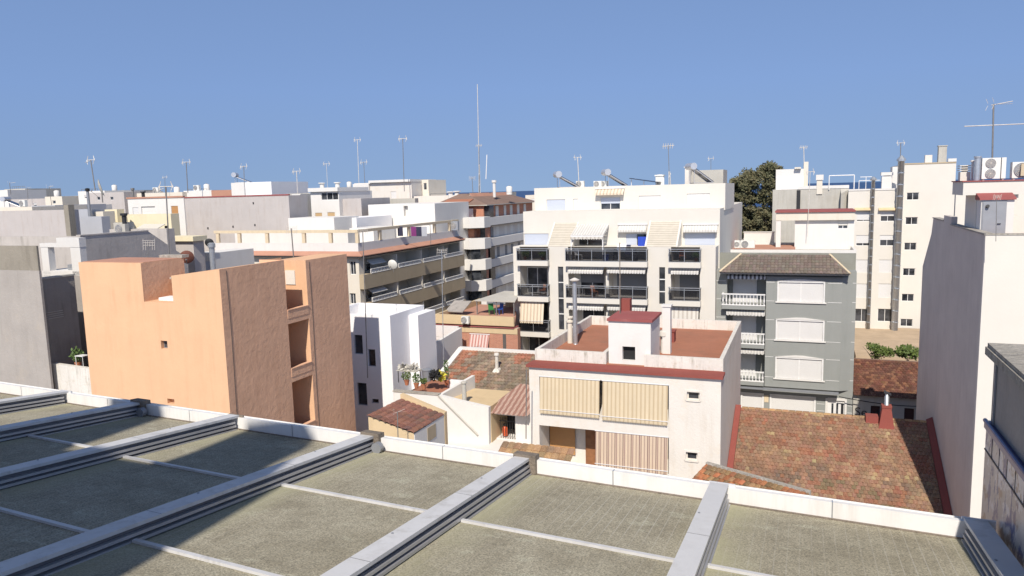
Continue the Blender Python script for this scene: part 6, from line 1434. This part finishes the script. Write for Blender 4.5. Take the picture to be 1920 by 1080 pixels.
chim(1236, 340, 72, .7, .5, 'acwhite', 'small pale vent behind the white block parapet'); chim(1289, 338, 73, .5, 1.2, 'white_old', 'off white post chimney left of the concrete rooftop room')
blk('concrete_rooftop_room', 'bare concrete rooftop room at the right end of the white block', 'stair box', 1290, 1356, 320, 74, 'concrete', dv=4, z0=18.2)
frame3('dark_roof_rail', fr_at(807, 366, 112), [((0, 0, 17), (0, 0, 18.9)), ((0, 0, 18.9), (3.4, 0, 18.9)), ((3.4, 0, 18.9), (3.4, 0, 17))], .05, 'mast', 'thin dark railing frame left of the round white vents', 'railing')
t = thing('vent_elbow', fr_at(1243, 335, 72), 'curved white ventilation elbow on the white block roof', 'vent')
pt_ = P(1243, 343, 72).z; MB().tube([(0, 0, pt_-.5), (0, 0, pt_+.45), (-.15, 0, pt_+.7), (-.45, 0, pt_+.7), (-.6, 0, pt_+.45)], .13, 10).build('duct', M['acwhite'], t, True)
# small skyline clutter
def tank(px, py, D, label, w=.9):
    p = P(px, py, D); f = Fr(p.x, p.y, p.z, YA); t = thing('water_tank', f, label, 'water tank', 'water tanks on far roofs')
    MB().lathe(0, 0, [(w*.45, -.2), (w*.5, 0), (w*.5, w), (w*.3, w*1.12), (w*.12, w*1.15)], 14).build('tank', M['white'], t, True); MB().lathe(0, 0, [(w*.14, w*1.15), (w*.14, w*1.25)], 8).build('lid', M['steelgrey'], t)
tank(332, 362, 125, 'white water tank on the cream parapet house'); tank(512, 366, 150, 'water tank on the distant off white roof'); tank(388, 357, 122, 'water tank at the right end of the white parapet house')
tank(107, 368, 133, 'water tank behind the sunny cream cube'); tank(215, 357, 141, 'water tank on the concrete skyline parapet'); tank(655, 351, 141, 'water tank on the far concrete roof'); tank(955, 362, 112, 'water tank at the right of the brown brick building roof')
for (a, b, y, D, lb) in ((246, 300, 360, 124.5, 'thin dark railing on the cream parapet house'), (350, 385, 355, 121.5, 'dark railing on the white parapet house'), (20, 44, 350, 158.5, 'dark railing on the dull cream far block'), (150, 180, 355, 128.5, 'dark railing on the white skyline building')):
    f = fr_at(a, y, D); zt = P(a, y, D).z; u = f.U(b, y)[0]; n = 6
    frame3('roof_railing', f, [((u*i/n, .3, zt-1.2), (u*i/n, .3, zt)) for i in range(n+1)]+[((0, .3, zt), (u, .3, zt)), ((0, .3, zt-.5), (u, .3, zt-.5))], .035, 'mast', lb, 'railing')
for (px, py, D, mt, lb) in ((366, 358, 121, 'acwhite', 'outdoor unit on the white parapet house'), (290, 362, 124, 'acwhite', 'outdoor unit on the cream parapet house'), (42, 388, 101, 'acwhite', 'outdoor unit on the thin cream parapet at far left'), (224, 440, 61.6, 'concrete', 'dull outdoor unit at the cluttered awning terrace')):
    p = P(px, py, D); ac_unit(Fr(p.x, p.y-.6, p.z, YA), 1.1, .9, .4, 1, lb, mt)
# solar water heaters
def heater(px, py, D, base_py, s, label, flip=1):
    f = fr_at(px, py, D, .12); zt = P(px, py, D).z; f.o.z = 0; zb = P(px, base_py, D).z; t = thing('solar_water_heater', f, label, 'solar water heater', 'solar water heaters on the roofs')
    MB().tube([(-.1, -.75*s, zt), (-.1, .75*s, zt)], .29*s, 18).build('tank', M['tankgrey'], t)
    MB().tube([(-.1, -.79*s, zt), (-.1, -.752*s, zt)], .30*s, 18).build('tank_end', M['tankgrey'], t)
    L = (zt-zb)*1.0; x1 = 1.75*s
    for y in (-.6*s, .6*s):
        mb = MB(); mb.tube([(.1, y, zt-.25*s), (x1, y, zb+.05)], .05*s, 6).tube([(0, y, zb), (0, y, zt-.25*s)], .03*s, 5).tube([(0, y, zb+.03), (x1, y, zb+.03)], .03*s, 5)
        mb.build('frame', M['alu'], t)
    MB().hexa([(.15, -.62*s, zt-.28*s), (.15, .62*s, zt-.28*s), (x1, .62*s, zb+.06), (x1, -.62*s, zb+.06)], [(.2, -.62*s, zt-.2*s), (.2, .62*s, zt-.2*s), (x1+.05, .62*s, zb+.14), (x1+.05, -.62*s, zb+.14)]).build('collector', M['solar'], t)
heater(1047, 327, 70, 352, 1.0, 'solar water heater at the left of the white block roof')
heater(1138, 323, 70, 350, 1.0, 'solar water heater at the middle of the white block roof')
heater(1297, 312, 70, 344, 1.05, 'solar water heater at the right of the white block roof by the concrete room')
heater(442, 328, 114, 343, 1.2, 'solar water heater on the white cube house at left')
heater(12, 373, 104, 389, 1.1, 'solar water heater at far left above the long grey wall')
f = fr_at(1180, 345, 72); z_ = P(1180, 342, 72).z; t = thing('tilted_solar_panel', f, 'flat tilted dark panel on white supports beside the vent elbow', 'solar panel')
MB().hexa([(0, 0, z_+.35), (2.7, -.2, z_-.1), (2.9, 1.4, z_-.1), (0, 1.4, z_+.35)], [(0, 0, z_+.42), (2.7, -.2, z_-.03), (2.9, 1.4, z_-.03), (0, 1.4, z_+.42)]).build('panel', M['solar'], t)
for x in (.1, 1.3, 2.5): MB().box(x, x+.06, .3, .36, z_-.6, z_+.3-.16*x).build('leg', M['whitemetal'], t)
for (px, lb) in ((1085, 'low white outdoor unit between two solar heaters, left one'), (1118, 'dark cluttered outdoor unit near the middle solar heater'), (1129, 'small outdoor unit touching the middle solar heater')):
    f = fr_at(px-5, 348, 70.5); f.o.z = P(px, 352, 70.5).z; ac_unit(f, .75, .62, .35, 1, lb)
f = Fr(*f1.w((f1.U(1377, 465, .5)[0], .6, z1+.05)), YA); ac_unit(f, .55, .75, .35, 1, 'slim outdoor unit on the terrace behind the grey building'); 
f = Fr(*f1.w((f1.U(1386, 465, .5)[0], .6, z1+.05)), YA); ac_unit(f, 1.35, .75, .35, 1, 'wide outdoor unit right of the slim one behind the grey building')
# ---------------------------------------------------------------- aerials
def aerial(px0, py0, px1, py1, D, label, kind='ring', r=.03, name='tv_aerial', s=1., mat='mast'):
    b = P(px0, py0, D); tp = P(px1, py1, D); f = Fr(b.x, b.y, b.z, rnd.uniform(-.5, .2)); t = thing(name, f, label, 'aerial', 'rooftop aerials')
    e = f.l(tp); h = e.length
    MB().tube([(0, 0, -.3), e], r, 6).build('mast', M[mat], t)
    mb = MB(); q = 'mastlight'
    if kind == 'ring':     # two vertical grids either side of a boom
        for sx in (-1, 1):
            x = e.x+sx*.32*s
            for k in range(3): xx = x+sx*.03*k; mb.tube([(xx, e.y-.1, e.z-.36*s+.1*k), (xx+sx*.10*s, e.y, e.z), (xx, e.y+.05, e.z+.36*s-.1*k)], .022*s, 4)
        mb.tube([(e.x-.4*s, e.y, e.z), (e.x+.4*s, e.y, e.z)], .03*s, 5); mb.tube([(e.x-.15*s, e.y, e.z-.1), (e.x-.5*s, e.y-.2, e.z-.25)], .02*s, 4)
    elif kind == 'yagi':
        mb.tube([(e.x-.1, e.y, e.z-.05), (e.x+1.1*s, e.y, e.z+.1)], .022*s, 5)
        for k in range(9): x = e.x+.1+.11*k*s; w = .26*s-.012*k; mb.tube([(x, e.y-w, e.z-.02), (x, e.y+w, e.z)], .01*s, 4)
        for k in (-1, 1): mb.tube([(e.x-.12, e.y-.3*s, e.z+k*.05), (e.x-.2, e.y-.32*s, e.z+k*.34*s)], .012*s, 4).tube([(e.x-.12, e.y+.3*s, e.z+k*.05), (e.x-.2, e.y+.32*s, e.z+k*.34*s)], .012*s, 4)
    elif kind == 'lattice':
        for k in range(3):
            a = 2.1*k; mb.tube([(.16*math.cos(a), .16*math.sin(a), 0), (e.x*.6+.06*math.cos(a), .06*math.sin(a), e.z*.6)], .03, 4)
        n = int(h*.6/.5)
        for i in range(n): z = h*.6*i/n; a = 2.1*i; mb.tube([(e.x*z/h+.13*math.cos(a), .13*math.sin(a), z), (e.x*z/h+.13*math.cos(a+2.1), .13*math.sin(a+2.1), z+.4)], .022, 4)
        mb.tube([(e.x-.5, e.y, e.z-.1), (e.x+.5, e.y, e.z-.05)], .03, 4)
        for k in range(5): mb.tube([(e.x-.45+.2*k, e.y, e.z-.3), (e.x-.4+.2*k, e.y, e.z+.15)], .022, 4)
    elif kind == 'grid':
        for k in range(6): x = e.x-.55*s+.22*k*s; mb.tube([(x, e.y, e.z-.55*s*(1 if k in (0, 1, 4, 5) else .5)), (x+.05, e.y, e.z+.3*s*(1 if k in (0, 5) else .4))], .018*s, 4)
        for k in (-.2, 0, .15): mb.tube([(e.x-.55*s, e.y, e.z+k*s), (e.x+.6*s, e.y, e.z+k*s)], .014*s, 4)
    if mb.f: mb.build('aerial_head', M[q], t)
    return t
aerial(178, 352, 170, 300, 82, 'tilted brown aerial mast with pale head above the lilac wall', s=1.3, r=.06)
aerial(352, 358, 349, 304, 116, 'lattice legged ring aerial between cream and white parapets', s=1.4, r=.06)
aerial(458, 343, 457, 312, 113, 'short ring aerial on the white cube house', s=1.3, r=.05)
aerial(558, 364, 556, 321, 102, 'ring aerial above the small white cube room', s=1.2, r=.05, mat='mastlight')
aerial(614, 350, 612, 307, 112, 'thin ring aerial above the balcony house', s=1.0, r=.03, mat='mastlight')
aerial(673, 344, 670, 262, 118, 'very tall thin pale aerial left of the large white roof', s=1.1, r=.045, mat='mastlight')
aerial(684, 342, 682, 304, 120, 'shorter ring aerial beside the very tall thin one', s=1.2, r=.04)
aerial(758, 355, 755, 260, 110, 'tall dark ring aerial left of the hooded chimney', s=1.3, r=.055)
aerial(310, 372, 309, 332, 120, 'small aerial behind the twin ring aerial', s=.8, r=.03)
aerial(20, 362, 18, 343, 145, 'leftmost small aerial on the skyline', 'yagi', s=1., r=.05)
aerial(52, 372, 51, 352, 135, 'second small thin aerial from the left', 'yagi', s=.7, r=.04)
aerial(97, 385, 92, 350, 104, 'small leaning yagi aerial over the cream cube', 'yagi', s=.9, r=.04)
aerial(899, 362, 898, 272, 112, 'tall lattice radio mast on the brick building', 'lattice', r=.05, name='radio_mast')
t = aerial(899, 362, 895, 158, 113, 'very tall whip aerial rising above the lattice radio mast', 'none', r=.05, name='whip_aerial', mat='mastlight')
aerial(911, 332, 913, 290, 113, 'short free white whip right of the lattice radio mast', 'none', r=.07, name='white_whip_aerial', mat='whitepaint')
aerial(887, 362, 885, 333, 112, 'small grid aerial left of the lattice radio mast', 'grid', r=.05, s=.8)
aerial(1086, 350, 1083, 295, 70, 'pale lattice ring aerial between the two left solar heaters', s=.75, r=.035, mat='mastlight')
aerial(1257, 395, 1253, 272, 66, 'tall pale lattice aerial on the white block front', 'lattice', r=.03, name='lattice_aerial')
aerial(1333, 318, 1333, 297, 74, 'small ring aerial on the concrete rooftop room', s=.6, r=.025)
aerial(1509, 352, 1507, 275, 89, 'pale lattice aerial at the corner of the white stair tower', 'lattice', r=.045, name='lattice_aerial', mat='mastlight')
aerial(1514, 438, 1519, 322, 69.5, 'white ring aerial on the red edged roof house', s=.9, r=.025, mat='mastlight')
aerial(1688, 308, 1689, 268, 84, 'dark aerial with ring head atop the large flue', s=.9, r=.045)
aerial(318, 490, 311, 350, 47, 'tall dark twin ring aerial behind the orange building roof', s=.9, r=.04)
aerial(551, 486, 546, 428, 45, 'dark aerial mast with wide grid rising above the orange building', 'grid', r=.035, s=.6)
aerial(689, 700, 680, 432, 46.5, 'slim lattice aerial fixed to the bluish white house', 'grid', r=.03, s=.5)
aerial(832, 700, 828, 470, 50, 'very long thin pole with grid head behind the small plant terrace', 'grid', r=.025, s=.6, mat='galv')
aerial(1163, 700, 1162, 455, 39.6, 'long bare brown pole before the white stair hut', 'none', r=.028, name='bare_pole', mat='bark')
aerial(986, 812, 987, 693, 37, 'dark pole standing at the left of the yellow awnings', 'none', r=.03, name='bare_pole')
aerial(746, 818, 745, 772, 32, 'short black pole with pale lamp head by the rust roof shed', 'yagi', r=.025, s=.3)
aerial(275, 487, 278, 455, 42, 'wide grid aerial before the dark grey wall', 'grid', r=.02, s=.75)
aerial(1868, 438, 1869, 368, 28.6, 'spindly aerial in front of the grey rooftop door', 'grid', r=.012, s=.28)
t = aerial(1861, 296, 1863, 195, 34, 'tall black mast with yellow yagi and long crossbar at right', 'yagi', r=.035, s=.75)
w_ = Fr(t.location.x, t.location.y, t.location.z, t.rotation_euler.z); a, b = w_.l(P(1808, 237, 34.0)), w_.l(P(1925, 232, 34.0)); MB().tube([a, b], .022, 5).build('crossbar', M['mastlight'], t)
# satellite dishes
def dish(px, py, D, r, label, az=-.6, mat='acwhite', el=.4, group='satellite dishes'):
    p = P(px, py, D); f = Fr(p.x, p.y, p.z, az); t = thing('satellite_dish', f, label, 'satellite dish', group); mb = MB(); R_, N = 5, 18
    def q(i, j): a = 2*math.pi*j/N; rr = r*i/R_; y = -.28*rr*rr/r; x, z = rr*math.cos(a), rr*math.sin(a); return (x, -y*math.cos(el)-z*math.sin(el)*.6-.0, z*math.cos(el)*1.05)
    for i in range(R_):
        for j in range(N): mb.face([q(i, j), q(i+1, j), q(i+1, j+1), q(i, j+1)])
    mb.build('reflector', M[mat], t, True)
    MB().tube([(0, .1, 0), (0, .25, -.2*r), (0, .25, -r*1.6)], .05*r+.01, 6).build('stand', M['mast'], t); MB().tube([(0, -.1, -r), (0, -.75*r, -.35*r)], .02, 5).tube([(0, -.75*r, -.42*r), (0, -.7*r, -.25*r)], .05, 6).build('feed_arm', M['mast'], t)
dish(350, 482, 43.5, .40, 'rust brown satellite dish at the back corner of the orange building', .3, 'rustdish')
dish(185, 352, 81.5, 1.0, 'large pale satellite dish on the tilted aerial mast', -1.1, 'concrete')
dish(613, 418, 85, .6, 'white satellite dish facing left on the white terrace room', -.9); dish(1538, 407, 70, .42, 'small dish hung on the red edged house fascia', .4); dish(735, 496, 74.5, .5, 'white dish on the top balcony of the beige building', -.3)
dish(392, 455, 60, .35, 'dark round dish on the grey pipe beside the pergola building', .2, 'dark')
p = fr_at(399, 492, 60); p.o.z = P(399, 492, 60).z; thing1('grey_vent_pipe', MB().lathe(0, 0, [(.22, -1), (.22, 1.2), (.3, 1.22), (.3, 1.5), (.15, 1.6)], 12), M['galv'], p, 'thick grey vent pipe at the left end of the pergola building', 'chimney')
# ---------------------------------------------------------------- eucalyptus behind
EU = fr_at(1424, 440, 122); tr = thing('gum_tree', EU, 'tall dark eucalyptus between the white block and the white stair tower', 'tree')
def tp(px, py, v=0.): u, z = EU.U(px, py, v); return Vector((u, v, z))
limbs = [[(1424, 600), (1421, 440), (1436, 402), (1452, 380), (1462, 350)], [(1421, 440), (1412, 400), (1404, 350)], [(1430, 425), (1432, 370), (1437, 330)], [(1421, 440), (1395, 400), (1385, 370)]]
mb = MB()
for k, l in enumerate(limbs): mb.tube([tp(*q, v=.6*k) for q in l], .45 if k == 0 else .25, 8, .06)
mb.build('trunk', M['bark'], tr)
mb = MB()
cl = []
for (px, py, n) in ((1395, 352, 7), (1412, 345, 7), (1438, 326, 9), (1446, 345, 6), (1385, 372, 6), (1405, 372, 8), (1428, 365, 8), (1447, 372, 6), (1392, 395, 7), (1415, 396, 7), (1440, 398, 7), (1398, 420, 7), (1425, 425, 8), (1450, 418, 6), (1380, 410, 6), (1390, 436, 7), (1410, 440, 7), (1436, 440, 7), (1452, 436, 6), (1400, 405, 5), (1422, 410, 5), (1448, 400, 5), (1372, 372, 5), (1372, 400, 5), (1372, 430, 5), (1378, 345, 6), (1385, 340, 6), (1402, 330, 6), (1378, 365, 6), (1376, 390, 6), (1378, 425, 6), (1418, 328, 5), (1430, 318, 4), (1445, 316, 5), (1452, 318, 3), (1468, 350, 5), (1470, 385, 6)):
    for _ in range(n):
        cl.append((tp(px+rnd.uniform(-9, 9), py+rnd.uniform(-8, 8), rnd.uniform(-2.4, 3.5)), rnd.uniform(.6, 1.3)))
for c, r in cl:
    leafclump(mb, (c.x, c.y, c.z), r, r, r*.7, 170, .42, -.2)
mb.build('crown', M['gumleaf'], tr)
